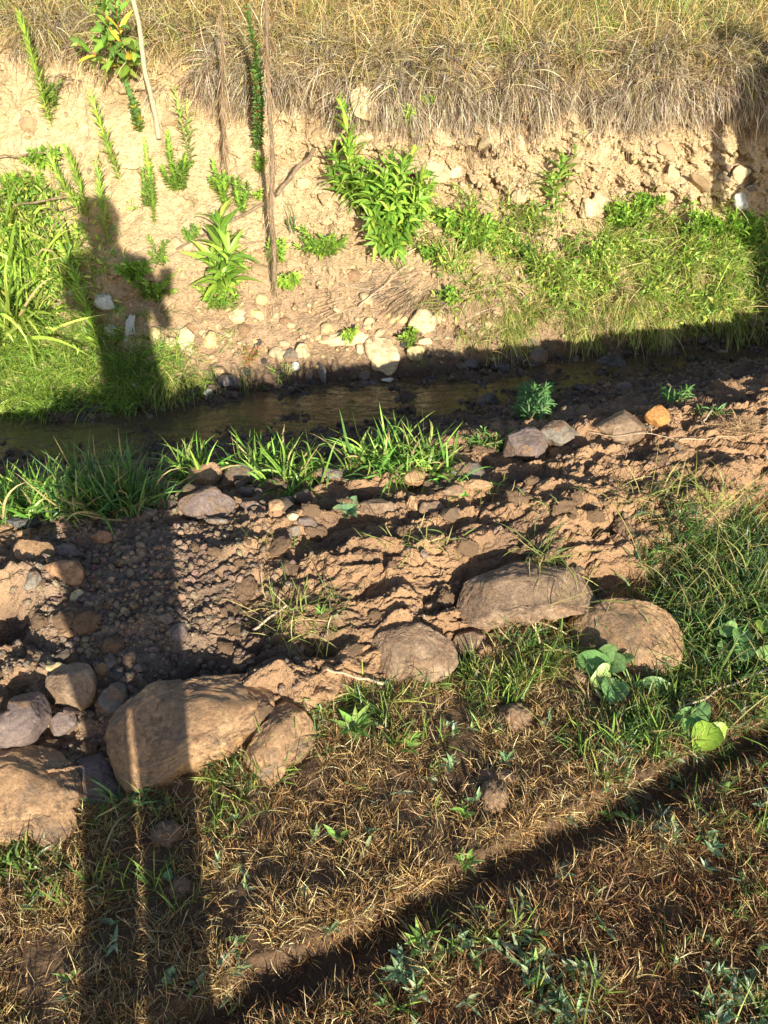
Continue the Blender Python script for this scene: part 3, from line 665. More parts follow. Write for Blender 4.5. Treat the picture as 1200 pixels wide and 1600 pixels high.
for a_ in [
    (86, 1047, 45, 20, 8, 'yellow', 'small brick-shaped yellow stone lying on the blocky grey and tan stone', .1),
    (2, 1085, 36, 60, 0, 'tan', 'tan stone cut off by the left edge above the dark slab', .3),
    (105, 860, 52, 24, 0, 'purple', 'dark purple flat stone right of the pinkish-tan one', .3),
    (52, 906, 32, 30, 20, 'grey', 'squarish pale grey stone below the rust-orange one', .25),
    (115, 932, 28, 24, 10, 'yellow', 'bright yellow-cream cobble at the edge of the loose soil', .2),
    (112, 955, 38, 18, 0, 'tan', 'flat brownish stone directly below the bright cream cobble', .3),
    (108, 985, 42, 22, 6, 'tan', 'flat tan stone with a lit top, lowest of the row below the orange stone', .3),
    (203, 1034, 26, 26, 0, 'tan', 'round pebble-like stone in the strip of light between the leg shadows', .2),
    (170, 1035, 24, 28, 10, 'grey', 'grey stone touching the round one in the strip of light', .3),
    (256, 968, 30, 22, 0, 'purple', 'angular clod-like stone alone in the loose shaded soil', .25),
    (278, 985, 34, 28, 0, 'purple', 'reddish dark stone right of the lone angular one in shade', .3),
    (183, 1055, 44, 22, -10, 'wet', 'dark stone above the thin pointed slab', .3),
    (148, 1160, 24, 18, 0, 'grey', 'small grey pebble against the left end of the big flat boulder', .2),
    (235, 800, 32, 22, 0, 'purple', 'dark round stone at the base of the shaded tall grass', .3),
    (160, 838, 36, 22, 0, 'orange', 'dull red stone below the shaded tall grass', .3),
    (35, 818, 60, 22, 4, 'wet', 'dark flat slab at the left edge below the sunlit grass', .3),
    (42, 830, 28, 14, 0, 'tan', 'small brown stone on the dark flat slab', .2),
    (335, 812, 36, 11, 0, 'grey', 'small blue-grey flake below the long purplish stone', .3),
    (388, 768, 38, 16, 0, 'purple', 'low dark stone under the slanting lichen-grey one', .3),
    (392, 790, 30, 18, 10, 'purple', 'dark stone in front of the sunlit grass clump', .3),
    (515, 741, 58, 20, 0, 'grey', 'wide grey stone behind the mud between two grass clumps', .35),
    (432, 790, 30, 22, 0, 'tan', 'light tan broken lump among the dark stones', .3),
    (455, 808, 20, 12, 0, 'yellow', 'tiny cream stone next to the light tan lump', .2),
    (482, 812, 36, 20, 0, 'purple', 'rounded grey stone left of the small seedling', .3),
    (455, 830, 34, 22, 20, 'grey', 'bluish square stone on the cracked mud', .35),
    (605, 766, 46, 14, 4, 'tan', 'thin flat tan stone lying in front of the small angular one', .2),
    (672, 748, 26, 22, 0, 'brown', 'dull brown stone between the angular tan and the grey-green stones', .3),
    (748, 757, 60, 20, -6, 'tan', 'slab of lit tan mudstone below the grey-green flat stone', .3),
    (712, 768, 46, 18, 0, 'brown', 'brown slab overlapping the lit mudstone slab', .3),
    (640, 782, 22, 34, 10, 'tan', 'upright cream-brown stone under the thin flat one', .3),
    (675, 795, 48, 38, -10, 'brown', 'square brown slab right of the upright cream-brown stone', .35),
    (590, 792, 70, 30, -4, 'brown', 'long mud-covered slab behind the small seedling', .4),
    (905, 1062, 56, 26, 0, 'brown', 'half-buried brown stone under the broad pale green leaves', .35),
    (742, 575, 0, 0, 0, '', '', 0),
    (738, 572, 40, 30, -10, 'wet', 'bluish-black angular stone at the water edge below the dry reeds', .3),
    (838, 562, 42, 40, 30, 'grey', 'cracked grey stone standing in the water edge shadow', .3),
    (780, 572, 34, 26, 0, 'wet', 'dark stone in the shadow left of the cracked grey one', .3),
    (948, 568, 56, 30, 0, 'wet', 'broad black stone under the overhanging grass', .35),
    (705, 624, 44, 20, 0, 'wet', 'smooth black stone breaking the water in mid-stream', .35),
    (850, 603, 32, 13, 0, 'orange', 'dark red stone half under water', .35),
    (908, 606, 34, 16, -14, 'wet', 'black flake tilted in the shallow water right of the red stone', .3),
    (948, 600, 16, 13, 0, 'orange', 'small orange stone on the wet mud beside the stream', .25),
    (970, 607, 32, 24, 0, 'purple', 'blunt brown stone on the wet mud next to the small orange one', .3),
    (755, 625, 46, 24, 0, 'wet', 'dark stone at the tail of the mid-stream shallows', .35),
    (730, 600, 40, 16, 20, 'wet', 'slanting black stone at the far side of the shallows', .35),
    (503, 585, 20, 34, 8, 'grey', 'upright blue-grey stone at the far water edge', .3),
    (484, 580, 15, 26, 0, 'grey', 'narrow blue-grey stone left of the upright one at the far water edge', .3),
    (462, 570, 16, 15, 0, 'white', 'little round whitish pebble above the far water edge', .25),
    (607, 594, 20, 9, 0, 'white', 'small flat white pebble at the water line', .2),
    (580, 600, 60, 20, 0, 'wet', 'long dark stone lying in the far water edge', .4),
    (362, 598, 46, 28, 0, 'wet', 'lumpy dark stone under the sunlit foot of the bank', .35),
    (325, 614, 14, 13, 0, 'white', 'striped pale pebble beside the lumpy dark stone', .2),
    (1125, 551, 26, 9, 0, 'grey', 'flat pale stone in the water near the right edge', .2),
    (650, 690, 0, 0, 0, '', '', 0),
    (595, 552, 58, 66, 0, 'pale', 'largest pale boulder of the bank foot, its lower half in shadow', .4),
    (651, 553, 32, 30, 0, 'yellow', 'round yellow cobble right of the largest pale boulder', .35),
    (655, 502, 42, 46, 20, 'pale', 'cracked cream boulder above the round yellow cobble', .45),
    (668, 530, 30, 18, 0, 'pale', 'cream cobble between the cracked boulder and the yellow cobble', .4),
    (690, 498, 15, 24, 0, 'pale', 'small upright cream stone right of the cracked boulder', .35),
    (530, 527, 74, 28, 6, 'pale', 'long cream ledge stone under the dry reeds', .5),
    (474, 545, 28, 22, 0, 'pale', 'cream stone left of the long ledge stone', .4),
    (450, 553, 24, 28, 0, 'grey', 'dull grey cobble below the cream stones', .35),
    (560, 547, 14, 20, 10, 'pale', 'slim cream stone between ledge and largest boulder', .3),
    (294, 533, 34, 48, 0, 'pale', 'tallest oval cobble of the sunlit cluster beside the body shadow', .35),
    (265, 537, 26, 32, 0, 'pale', 'oval cobble left of the tallest one', .35),
    (328, 532, 28, 34, -10, 'yellow', 'yellowish cobble right of the tallest oval one', .35),
    (370, 496, 36, 24, 0, 'pale', 'rounded cream cobble higher on the bank right of the cluster', .4),
    (400, 494, 28, 16, -20, 'yellow', 'flat golden cobble next to the rounded cream one', .35),
    (335, 560, 20, 18, 0, 'tan', 'brownish cobble below the yellowish one', .35),
    (338, 578, 28, 16, 0, 'tan', 'lowest brown cobble of the sunlit cluster', .35),
    (243, 520, 22, 22, 0, 'yellow', 'golden cobble at the edge of the body shadow', .35),
    (203, 515, 20, 56, -14, 'white', 'long white stone standing in the body shadow', .2),
    (174, 517, 26, 20, 0, 'white', 'stubby white stone left of the long white one', .3),
    (160, 470, 36, 26, -20, 'white', 'pale angular stone higher in the body shadow', .35),
    (110, 457, 20, 14, 0, 'white', 'small pale stone at the shadow rim among the long leaves', .3),
    (211, 606, 17, 15, 0, 'white', 'cream pebble on the shaded grass by the water', .15),
    (72, 574, 15, 20, 0, 'pale', 'upright cream stone in the sunlit short grass', .2),
    (30, 596, 18, 12, 0, 'pale', 'small cream stone near the left edge in short grass', .2),
    (575, 158, 56, 50, 10, 'pale', 'large pale block set high in the bank below the dry roots', .8),
    (570, 214, 34, 14, 0, 'pale', 'flat pale stone sticking out below the high pale block', .4),
    (915, 322, 30, 30, 0, 'pale', 'pale cobble above the green plants on the right bank', .4),
    (812, 305, 30, 22, 10, 'pale', 'round cobble in a hollow above the tall thin grass', .35),
    (1134, 262, 34, 13, -6, 'grey', 'flat grey stone in the shaded part of the bank', .3),
    (1128, 284, 26, 14, -10, 'grey', 'flat grey stone below the first in the shaded bank', .3),
    (1104, 286, 20, 14, 0, 'grey', 'short grey stone at the rim of the shaded bank', .3),
    (1156, 313, 26, 30, 20, 'white', 'whitish wedge stone above the shaded weeds', .3),
    (1172, 290, 30, 16, 0, 'grey', 'grey stone right of the whitish wedge', .35),
    (812, 225, 22, 30, 0, 'pale', 'pale lump jutting above a dark hollow in the bank', .4),
    (700, 265, 50, 20, -4, 'pale', 'smooth pale ledge right of the large leafy bush', .5),
    ]:
    if a_[2]: stone(*a_[:6], a_[6], sink=a_[7]+(.05 if a_[1] < 600 else -.12), ang=1.0 if a_[5] not in ('pale', 'yellow') else .85, rough=.08, cat='stone' if a_[5] not in ('pale', 'yellow') else 'cobble', name='stone' if a_[5] not in ('pale', 'yellow') else 'cobble')

# groups of look-alike stones and clods, each an object of its own
rng = np.random.RandomState(3)
def many(nm, cnt, dens, mats, wmin, wmax, label, group, cat, seed, ang=.5, rough=.07, clodish=0, sink=.35, face=.3, pw=2.0):
    rg = np.random.RandomState(seed); p, n, i = scatter(dens, cnt, rg); protos = []
    for k in range(6):
        v, f = rock_shape(seed*31+k, 4 if k < 6 else 3, ang, rough, clodish)
        for mt in mats: protos.append(mesh_np(nm, v, None, f, None, M[mt]))
    for k in range(cnt):
        me = protos[rg.randint(len(protos))]; w = wmin+(wmax-wmin)*rg.rand()**pw; asp = .55+.4*rg.rand()
        d = unit(CP-p[k]); nr = unit(n[k]*(1-face)+d*face+.25*rg.normal(size=3)); X, Y, Z = frame(nr, rg.uniform(-40, 40))
        sc = np.array([w*.5, w*.5*asp, w*.5*(.4+.35*rg.rand())])
        c = p[k]+n[k]*sc[2]*(1-2*sink)
        o = link(nm, me, None, None, label, cat, group)
        o.matrix_world = Matrix.Translation(Vector(c)) @ Matrix((X, Y, Z)).transposed().to_4x4() @ Matrix.Diagonal((*sc, 1))
vis = ((PX > -30) & (PX < 1230) & (PY > -30) & (PY < 1640)).astype(float)
INS = vis.copy(); vis_strict = vis.copy()
many('clod', 170, wR*vis*(S < 6.3)*(.35+blob(80, 960, 130, 140)*2.5+blob(480, 900, 200, 150)+.8*blob(900, 760, 300, 60)), ['clod'], .018, .075, 'brown lump of dried mud lying on the scraped soil ridge', 'mud clods on the soil ridge', 'clod', 5, .35, .12, .35, .35)
many('stone', 75, wR*vis*(S < 6.4)*(.15+blob(110, 1060, 120, 110)*2.5+blob(90, 880, 120, 60)*3+blob(420, 780, 180, 30)*6+blob(690, 775, 140, 35)*5), ['purple', 'brown', 'grey', 'tan'], .02, .085, 'small dusty stone pressed into the scraped soil ridge', 'small stones in the soil ridge', 'stone', 6, 1., .05, 0, .3)
many('stone', 75, vis*sst(9.2, 9.9, S)*(1-sst(10.6, 11.6, S))*(PX > 230), ['wet', 'purple', 'wet', 'grey'], .025, .09, 'dark wet stone along the far waterline', 'dark stones along the far waterline', 'stone', 7, .9, .05, 0, .35, .3, 1.5)
many('stone', 48, vis*sst(6.6, 7.4, S)*(1-sst(9.2, 9.8, S))*(.2+blob(820, 610, 200, 50)*3+blob(600, 610, 120, 20)), ['wet', 'purple', 'wet'], .02, .07, 'dark wet stone lying in the shallows on the near side', 'dark stones in the near shallows', 'stone', 8, .9, .05, 0, .35)
lowst = vis*sst(10.8, 11.3, S)*(1-sst(12.6, 13.4, S))*(blob(320, 540, 140, 60)*2+blob(600, 520, 160, 60)*1.6+.12)
many('cobble', 85, lowst, ['pale', 'yellow', 'pale', 'tan'], .03, .09, 'rounded cream cobble embedded low in the bank', 'cobbles embedded in the foot of the bank', 'cobble', 9, .25, .05, 0, .45, .4)
many('stone', 112, vis*sst(12.3, 13, S)*(1-sst(14.8, 15.4, S))*(.12+1.3*blob(900, 270, 330, 110)+.5*blob(420, 280, 160, 110)+2*blob(1150, 290, 60, 50)), ['bankclod', 'bankclod', 'pale'], .025, .17, 'sandy stone sticking out of the upper bank face', 'stones sticking out of the bank face', 'stone', 10, 1., .08, 0, .32, .35)
vis = np.where(INS > 0, 1.0, np.where((PX > -650) & (PX < 1850) & (PY > -120) & (PY < 2100), .6, 0.0))
def grow_cnt(cnt, dens):
    w = area*dens; a_in = (w*INS).sum(); return int(cnt*min(3.0, w.sum()/max(a_in, 1e-9)))
def crumbs(nm, cnt, dens, smin, smax, cols, mat, seed, pw=3, label=None, cat=None, ang=.5):
    cnt = grow_cnt(cnt, dens)
    rg = np.random.RandomState(seed); p, n, i = scatter(dens, cnt, rg)
    sh = [rock_shape(seed*7+k, 2, 1.0, .12, .25) for k in range(8)]; V = []; F = []; Cc = []; base = 0
    w = smin+(smax-smin)*rg.rand(cnt)**pw; cc = pal(rg, cnt, cols, jit=.12); kk = rg.randint(8, size=cnt)
    for k in range(8):
        m = np.where(kk == k)[0]; v, f = sh[k]; nm_ = len(m)
        q = rg.normal(size=(nm_, 3, 3)); a = unit(q[:, 0]); b_ = unit(np.cross(a, q[:, 1])); c_ = np.cross(a, b_); Rm = np.stack([a, b_, c_], 1)
        sc = w[m][:, None]*np.stack([.5+0*w[m], .38+.1*rg.rand(nm_), .32+.1*rg.rand(nm_)], 1)
        vv = np.einsum('vj,nj,njk->nvk', v, sc, Rm)+(p[m]+n[m]*w[m][:, None]*.12)[:, None]
        V.append(vv.reshape(-1, 3)); F.append((f[None]+(np.arange(nm_)*len(v))[:, None, None]+base).reshape(-1, 3)); base += nm_*len(v)
        Cc.append(np.repeat(cc[m], len(v), 0))
    link(nm, mesh_np(nm, np.concatenate(V), None, np.concatenate(F), np.concatenate(Cc), mat), None, None, label, cat, None, 'stuff')
crumbs('soil_crumbs', 19000, wR*vis*(S < 8)*(.08+3.6*looseL+.5*rough**2+1.0*sst(6, 6.6, S)), .004, .030, [(.24, .175, .13), (.17, .125, .1), (.28, .2, .14)], M['mud'], 11, 3.5, 'loose brown crumbs of mud strewn over the soil ridge', 'soil crumbs')
crumbs('bank_grit', 9000, vis*wBank*(.3+1.5*chunk+.5*lowb[..., 0])*(1-.8*smoothL), .006, .042, [(.42, .32, .18), (.48, .36, .21), (.34, .25, .15)], M['bank'], 12, 3.5, 'sandy grit and crumbs clinging to the pale bank', 'grit')
crumbs('stream_gravel', 2500, vis*bedw*np.ones_like(U), .012, .05, [(.09, .07, .055), (.13, .1, .08), (.06, .05, .045)], M['bed'], 13, 2.5, 'dark gravel on the bed and edges of the stream', 'gravel')

# ------------------------------------------------------------------ grass as stuff
def stuffgrass(nm, cnt, dens, cols, Lr, W, up, droop, spread, mat, seed, label, cat, w=None, g=(0, 0, -1), seg=4, tipmix=None, lean=None, kind='stuff', nrmw=0., clump=0, csize=.01, loose=.5, wob=.12):
    cnt = grow_cnt(cnt, dens)
    rg = np.random.RandomState(seed); p, n, i = scatter(dens, cnt, rg)
    d = np.array([0, 0, 1.])*up+spread*rg.normal(size=(cnt, 3))+n*nrmw
    if lean is not None: d = d+np.array(lean)
    L = rg.uniform(Lr[0], Lr[1], cnt); col = pal(rg, cnt, cols, w)
    if clump:
        nc = max(1, cnt//clump); j = rg.randint(nc, size=cnt); cd = d[:nc]; p = p[:nc][j]+rg.normal(size=(cnt, 3))*csize*np.array([1, .6, .5]); n = n[:nc][j]; i = i[:nc][j]
        d = cd[j]*(1-loose)+d*loose; L = L*(.6+.8*rg.rand(nc)[j]); col = col*(.55+.75*rg.rand(nc)[j])[:, None]; col = np.clip(col, .01, .85)
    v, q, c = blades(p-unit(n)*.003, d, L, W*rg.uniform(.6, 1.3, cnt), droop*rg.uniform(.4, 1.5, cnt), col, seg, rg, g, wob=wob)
    return link(nm, mesh_np(nm, v, q, None, c, mat), None, None, label, cat, None, kind)
lawnm = (1-sst(2.9, 3.15, S))*vis*(BY > .2)
clumpy = sst(-.15, .35, fbm(U*9, V_*9, oct=4, seed=301)); cl2 = sst(-.1, .35, fbm(U*5, V_*5, oct=3, seed=305))
rutk = 1-.93*np.exp(-((dist+.05)/.034)**2)
brown = [(.54, .35, .15), (.38, .23, .095), (.66, .47, .23), (.18, .09, .04), (.76, .59, .34)]
stuffgrass('dead_grass', 105000, lawnm*rutk*(.12+.88*clumpy)*(1+1.2*np.exp(-((dist-.03)/.04)**2)), brown, (.012, .055), .0016, .25, .5, .9, M['straw'], 21, 'short dead brown grass matted over the near lawn', 'dead grass', seg=4, clump=9, csize=.007, loose=.6, wob=.5)
stuffgrass('dead_grass', 14000, lawnm*rutk*(dist < 0)*1.0, [(.26, .12, .055), (.32, .17, .08), (.2, .1, .05)], (.015, .045), .0020, .4, .5, .7, M['straw'], 22, 'reddish dead grass on the near side of the wheel rut', 'dead grass', seg=4, clump=8, csize=.007, wob=.5)
greenz = lawnm*rutk*(np.clip(1.3*blob(690, 1060, 220, 50)+blob(560, 1100, 70, 60)+1.2*blob(300, 1230, 130, 60)+.9*blob(30, 1360, 90, 50)+1.5*blob(1010, 1130, 100, 70)+blob(850, 1040, 120, 50)+.7*blob(600, 1200, 40, 30)+.6*blob(250, 1400, 60, 60)+.3*blob(1170, 1400, 120, 260)+.2*blob(800, 1540, 300, 60)+.015, 0, 1.5))*(.15+cl2)
grn = [(.10, .19, .035), (.16, .25, .05), (.07, .14, .04), (.26, .3, .08)]
stuffgrass('lawn_grass', 3600, greenz, grn, (.03, .09), .0032, .7, .5, .55, M['grass'], 23, 'thin green blades growing through the dead lawn', 'grass', clump=9, csize=.008, loose=.7)
weedz = lawnm*rutk*(1.2*blob(1170, 1430, 90, 200)+.45*blob(760, 1530, 240, 60)+.35*blob(1000, 1300, 100, 60)+.04)*(.05+cl2**2)
rg = np.random.RandomState(24); p, n, i = scatter(weedz, 400, rg); p = np.repeat(p, 5, 0); k = len(p)
dl = np.array([0, 0, .45])+.7*rg.normal(size=(k, 3)); dl[:, 2] = np.abs(dl[:, 2])
v, q, c = leaves(p+np.array([0, 0, .006]), dl, np.array([0, 0, 1.]), rg.uniform(.014, .042, k), rg.uniform(.005, .0115, k), pal(rg, k, [(.2, .28, .17), (.13, .22, .11), (.27, .34, .22), (.18, .27, .08)]), rg, .4)
link('low_weeds', mesh_np('low_weeds', v, q, None, c, M['leaf']), None, None, 'low blue-green weeds spreading over the near right lawn', 'weeds', None, 'stuff')
# right-hand green verge beside the ridge
vz = vis*(BX > .4)*(blob(1150, 930, 110, 90)*1.5+blob(1060, 990, 60, 60)+blob(1180, 1060, 80, 90)+.8*blob(1100, 850, 60, 30))*(S < 5.2)
stuffgrass('verge_grass', 6500, vz, [(.07, .15, .035), (.11, .2, .045), (.16, .24, .06), (.06, .12, .06)], (.03, .10), .0045, .75, .8, .6, M['grass'], 25, 'thick dark green grass beside the right end of the soil ridge', 'grass', seg=5, clump=12, csize=.015, loose=.7, wob=.3)
stuffgrass('verge_grass', 700, vz+.5*vis*blob(1100, 800, 100, 50), [(.35, .33, .12), (.4, .34, .16), (.3, .3, .1)], (.1, .25), .0025, .5, .8, .7, M['straw'], 26, 'yellowing stalks tangled in the grass at the right edge', 'dry stalks', seg=6)
# left foot of the far bank : short lit turf
tz = vis*sst(9.9, 10.3, S)*(1-sst(12.4, 13.2, S))*np.clip(blob(60, 600, 170, 70)*1.5+blob(200, 590, 50, 40)*.6+blob(30, 520, 60, 50), 0, 1.4)
stuffgrass('creek_turf', 16000, tz*(.25+sst(-.3, .3, fbm(U*8, A_*8, oct=3, seed=331))), [(.2, .34, .055), (.28, .4, .07), (.13, .24, .05), (.38, .45, .1)], (.05, .13), .0034, .35, .9, .6, M['grass'], 27, 'short bright turf at the left foot of the bank', 'grass', lean=(0, -.5, 0), clump=18, csize=.02, loose=.6)
hz_ = vis*sst(10.3, 10.8, S)*(1-sst(12.0, 12.6, S))*(blob(290, 600, 50, 16)+blob(930, 500, 110, 40)*1.3+blob(1100, 480, 120, 40)*1.3+blob(800, 510, 60, 30))
stuffgrass('bank_foot_grass', 3800, hz_*sst(-.15, .25, fbm(U*6, A_*3, oct=3, seed=333)), [(.26, .34, .07), (.46, .42, .14), (.17, .27, .05), (.52, .43, .2)], (.07, .2), .0035, .1, 1.3, .6, M['grass'], 28, 'yellow-green grass hanging over the stream at the right', 'grass', lean=(0, -.8, 0), seg=6, clump=20, csize=.025, loose=.6, wob=.2)
bz = vis*sst(-.25, .3, fbm(U*3.5, A_*4.5, oct=3, seed=335)+.06)*sst(10.9, 11.6, S)*(1-sst(14.0, 14.6, S))*np.clip(blob(1000, 430, 170, 60)*1.3+blob(800, 400, 100, 50)+blob(1130, 440, 80, 80)+.5*blob(700, 350, 60, 30)+.7*blob(25, 420, 70, 110), 0, 1.5)*(.1+sst(-.2, .3, fbm(U*7, A_*7, oct=2, seed=311)))
stuffgrass('bank_grass', 9500, bz, [(.26, .36, .06), (.36, .42, .1), (.17, .28, .05), (.46, .42, .16), (.55, .46, .24)], (.07, .24), .0048, .6, .8, .6, M['grass'], 29, 'loose yellow-green grass on the lower right bank', 'grass', lean=(0, -.5, 0), seg=5, clump=16, csize=.018, loose=.7, wob=.3)
rg = np.random.RandomState(30); p, n, i = scatter(bz**1.5+.35*vis*sst(10.9, 11.4, S)*(1-sst(13, 14, S))*blob(40, 400, 80, 90), 2300, rg); p = np.repeat(p+n*rg.uniform(0, .10, (2300, 1)), 6, 0); p = p+.018*rg.normal(size=p.shape); k = len(p)
v, q, c = leaves(p, n.repeat(6, 0)*.7+np.array([0, -.1, .5])+.8*rg.normal(size=(k, 3)), unit(np.array([0, -.5, 1.])+.4*rg.normal(size=(k, 3))), rg.uniform(.018, .06, k), rg.uniform(.007, .017, k), pal(rg, k, [(.24, .36, .055), (.16, .28, .05), (.33, .42, .08), (.45, .42, .1), (.1, .19, .04)], [3, 3, 2, .8, 2]), rg, .4)
link('bank_herbs', mesh_np('bank_herbs', v, q, None, c, M['leaf']), None, None, 'small-leaved green ground cover on the lower right bank', 'ground cover', None, 'stuff')

# dry straw hanging over the lip of the bank and laid over the field
strawc = [(.55, .44, .31), (.68, .58, .44), (.36, .27, .19), (.17, .115, .075), (.76, .67, .52)]
lipz = vis*sst(15.0, 16.0, S+.9*fbm(U*2.5, A_*.0+3, oct=3, seed=341))*(1-sst(16.6, 17.0, S))*(.06+sst(250, 430, PX+60*perlin(U*4, 0*U, 0, 5))+.5*blob(110, 40, 60, 40))*(.08+sst(-.25, .35, fbm(U*8, A_*2, oct=3, seed=55)))
stuffgrass('hanging_straw', 30000, lipz, strawc, (.05, .25), .0030, .1, 1.1, .62, M['straw'], 31, 'dry grey-tan straw hanging down over the lip of the bank', 'dry grass', lean=(0, -.75, -.25), seg=6, nrmw=.3, clump=26, csize=.028, loose=.55, wob=.3)
stuffgrass('root_fringe', 4500, vis*sst(14.7, 15.2, S)*(1-sst(15.8, 16.1, S))*(.1+sst(150, 500, PX))*(sst(-.1, .4, perlin(U*14, A_*1.5, 0, 58))), [(.3, .21, .14), (.2, .14, .09), (.42, .32, .22)], (.06, .22), .0022, -.3, 1.5, .3, M['straw'], 33, 'thin dead roots fringing the bank below the straw', 'roots', lean=(0, -.4, -.8), seg=5)
stuffgrass('hanging_straw', 11000, vis*sst(15.9, 16.3, S)*(1-sst(16.5, 16.9, S))*(.1+sst(-.2, .3, fbm(U*5, A_*2, oct=2, seed=56))), [(.68, .54, .3), (.76, .64, .42), (.45, .32, .16), (.48, .44, .12), (.2, .14, .08)], (.10, .32), .0036, .35, 1.1, .8, M['straw'], 35, 'golden straw flopping forward over the lip of the bank', 'dry grass', lean=(0, -.9, .1), seg=7, clump=18, csize=.03, loose=.6, wob=.35)
topz = vis*sst(15.9, 16.3, S)*(BY < 8)
clf = .12+sst(-.25, .3, fbm(U*4, A_*5, oct=3, seed=361))
stuffgrass('field_grass', 30000, topz*clf*(1-.5*blob(1050, 5, 170, 22)), [(.56, .42, .18), (.42, .3, .12), (.68, .56, .32), (.3, .31, .08), (.2, .13, .06)], (.08, .30), .0042, .45, .8, .8, M['straw'], 32, 'golden dry grass covering the field above the bank', 'dry grass', w=[3, 3, 2, 1.3, 1], seg=5, lean=(0, -.2, 0), clump=16, csize=.03, loose=.6, wob=.35)
gz = topz*(blob(1000, 5, 220, 16)*2.2+.5*blob(60, 10, 110, 22)+.05+.10*(PX > 650)+.35*blob(850, 40, 200, 30))
stuffgrass('field_grass', 4200, gz, [(.2, .33, .06), (.28, .36, .08), (.35, .38, .1)], (.08, .24), .0036, .9, .6, .5, M['grass'], 34, 'fresh green blades among the golden field grass', 'grass', seg=5, clump=14, csize=.03)

# ------------------------------------------------------------------ individual plants
def rootpt(px, py): p, n = at(px, py); return p, n
def herb_mesh_build(nm, label, cat, bases_tips, leafL, leafW, cols, rg, dens=220, ang=.8, stemc=(.2, .2, .08), shape='lance', droop=.35, stemr=.0022, w=None, grow=None, leaf0=.05, group=None, wob=.01, fold=.25):
    """one plant: stems (each base px -> tip px, standing off the bank) and leaves spiralling along them"""
    origin = None; st = Acc(); lv = Acc()
    for (b, t, back) in bases_tips:
        p0, n0 = at(*b); p1 = off(t[0], t[1], back)
        if origin is None: origin = p0
        ln = np.linalg.norm(p1-p0); cv = curve(p0-n0*.01, p1, 14, unit(n0)*ln*.08, rg, wob*ln*.3)
        v, q = tube(cv, np.linspace(stemr*1.6, stemr*.6, 14), 6); st.add(v-origin, q, np.array(stemc)*(1+.1*rg.normal()))
        k = max(6, int(ln*dens)); tt = leaf0+(1-leaf0)*(np.arange(k)+rg.rand(k)*.5)/k; tt = np.clip(tt, 0, 1)
        x = tt*13; i = np.minimum(x.astype(int), 12); f = (x-i)[:, None]; bp_ = cv[i]*(1-f)+cv[i+1]*f
        ax = unit(cv[i+1]-cv[i]); az = np.arange(k)*2.39996+rg.rand()*6
        a = unit(np.cross(ax, [.3, .5, .8])); b_ = np.cross(ax, a); rad = a*np.cos(az)[:, None]+b_*np.sin(az)[:, None]
        an = (ang*(1.15-.55*tt)+.16*rg.normal(size=k))[:, None]; d = ax*np.cos(an)+rad*np.sin(an)
        g = np.interp(tt, [0, .3, .8, 1], [.8, 1, .85, .5]) if grow is None else np.interp(tt, *grow)
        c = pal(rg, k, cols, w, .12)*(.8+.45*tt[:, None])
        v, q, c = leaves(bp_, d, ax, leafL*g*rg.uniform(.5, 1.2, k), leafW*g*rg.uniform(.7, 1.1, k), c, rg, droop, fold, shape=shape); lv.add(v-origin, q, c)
    e = bpy.data.objects.new(nm, None); COL.objects.link(e); e.location = origin; e.empty_display_size = .05
    e['label'] = label; e['category'] = cat
    if group: e['group'] = group
    link('stem', st.mesh('stem', M['stem']), e); link('foliage', lv.mesh('foliage', M['leaf']), e)
    return e
rg = np.random.RandomState(50)
G1 = [(.2, .31, .045), (.27, .38, .06), (.14, .24, .04)]; G2 = [(.17, .29, .04), (.24, .36, .055), (.11, .21, .035)]; GY = [(.3, .36, .05), (.2, .3, .05), (.14, .24, .05)]
sp = dict(dens=300, ang=.85, cols=G1, rg=rg, droop=.25, stemr=.0022, stemc=(.34, .36, .1))
herb_mesh_build('leafy_weed', 'tall narrow-leaved weed at the upper left, farthest left of the spiky ones', 'weed', [((84, 200), (28, 22), 4.62)], .085, .0125, **sp)
herb_mesh_build('leafy_weed', 'bottlebrush-like green weed leaning over bare sand in the upper left', 'weed', [((193, 288), (141, 146), .18)], .08, .0125, **sp)
herb_mesh_build('leafy_weed', 'spiky weed just left of the head shadow', 'weed', [((125, 335), (75, 237), .15)], .075, .0125, **sp)
herb_mesh_build('leafy_weed', 'spiky weed rising from the top of the head shadow', 'weed', [((140, 350), (101, 228), .2)], .08, .0125, **sp)
herb_mesh_build('leafy_weed', 'spiky weed at the right side of the head shadow', 'weed', [((170, 385), (150, 258), .2)], .078, .0125, **sp)
herb_mesh_build('leafy_weed', 'very long spiky weed lying down through the body shadow', 'weed', [((160, 560), (88, 375), .14)], .09, .014, **sp)
sm = dict(dens=520, ang=.9, rg=rg, droop=.3, stemr=.002, shape='oval')
herb_mesh_build('leafy_weed', 'thin small-leaved weed left of the bleached stalk foot', 'weed', [((240, 352), (224, 215), .1)], .038, .014, cols=G1, **sm)
herb_mesh_build('leafy_weed', 'bushy small-leaved weed right of the bleached stalk', 'weed', [((276, 300), (262, 205), .12), ((280, 300), (290, 240), .1), ((272, 300), (252, 260), .08)], .042, .016, cols=G2, **sm)
herb_mesh_build('leafy_weed', 'sparse light green weed with open leaves beside the bleached stalk', 'weed', [((300, 260), (272, 135), .12), ((300, 262), (292, 155), .1)], .07, .02, cols=[(.28, .36, .1), (.2, .3, .07)], dens=110, ang=1.0, rg=rg, droop=.3, stemr=.0022)
herb_mesh_build('leafy_weed', 'dense small weed above the drooping long-leaved plant, left of the pair', 'weed', [((352, 325), (332, 250), .1), ((352, 325), (350, 270), .1)], .042, .016, cols=G2, **sm)
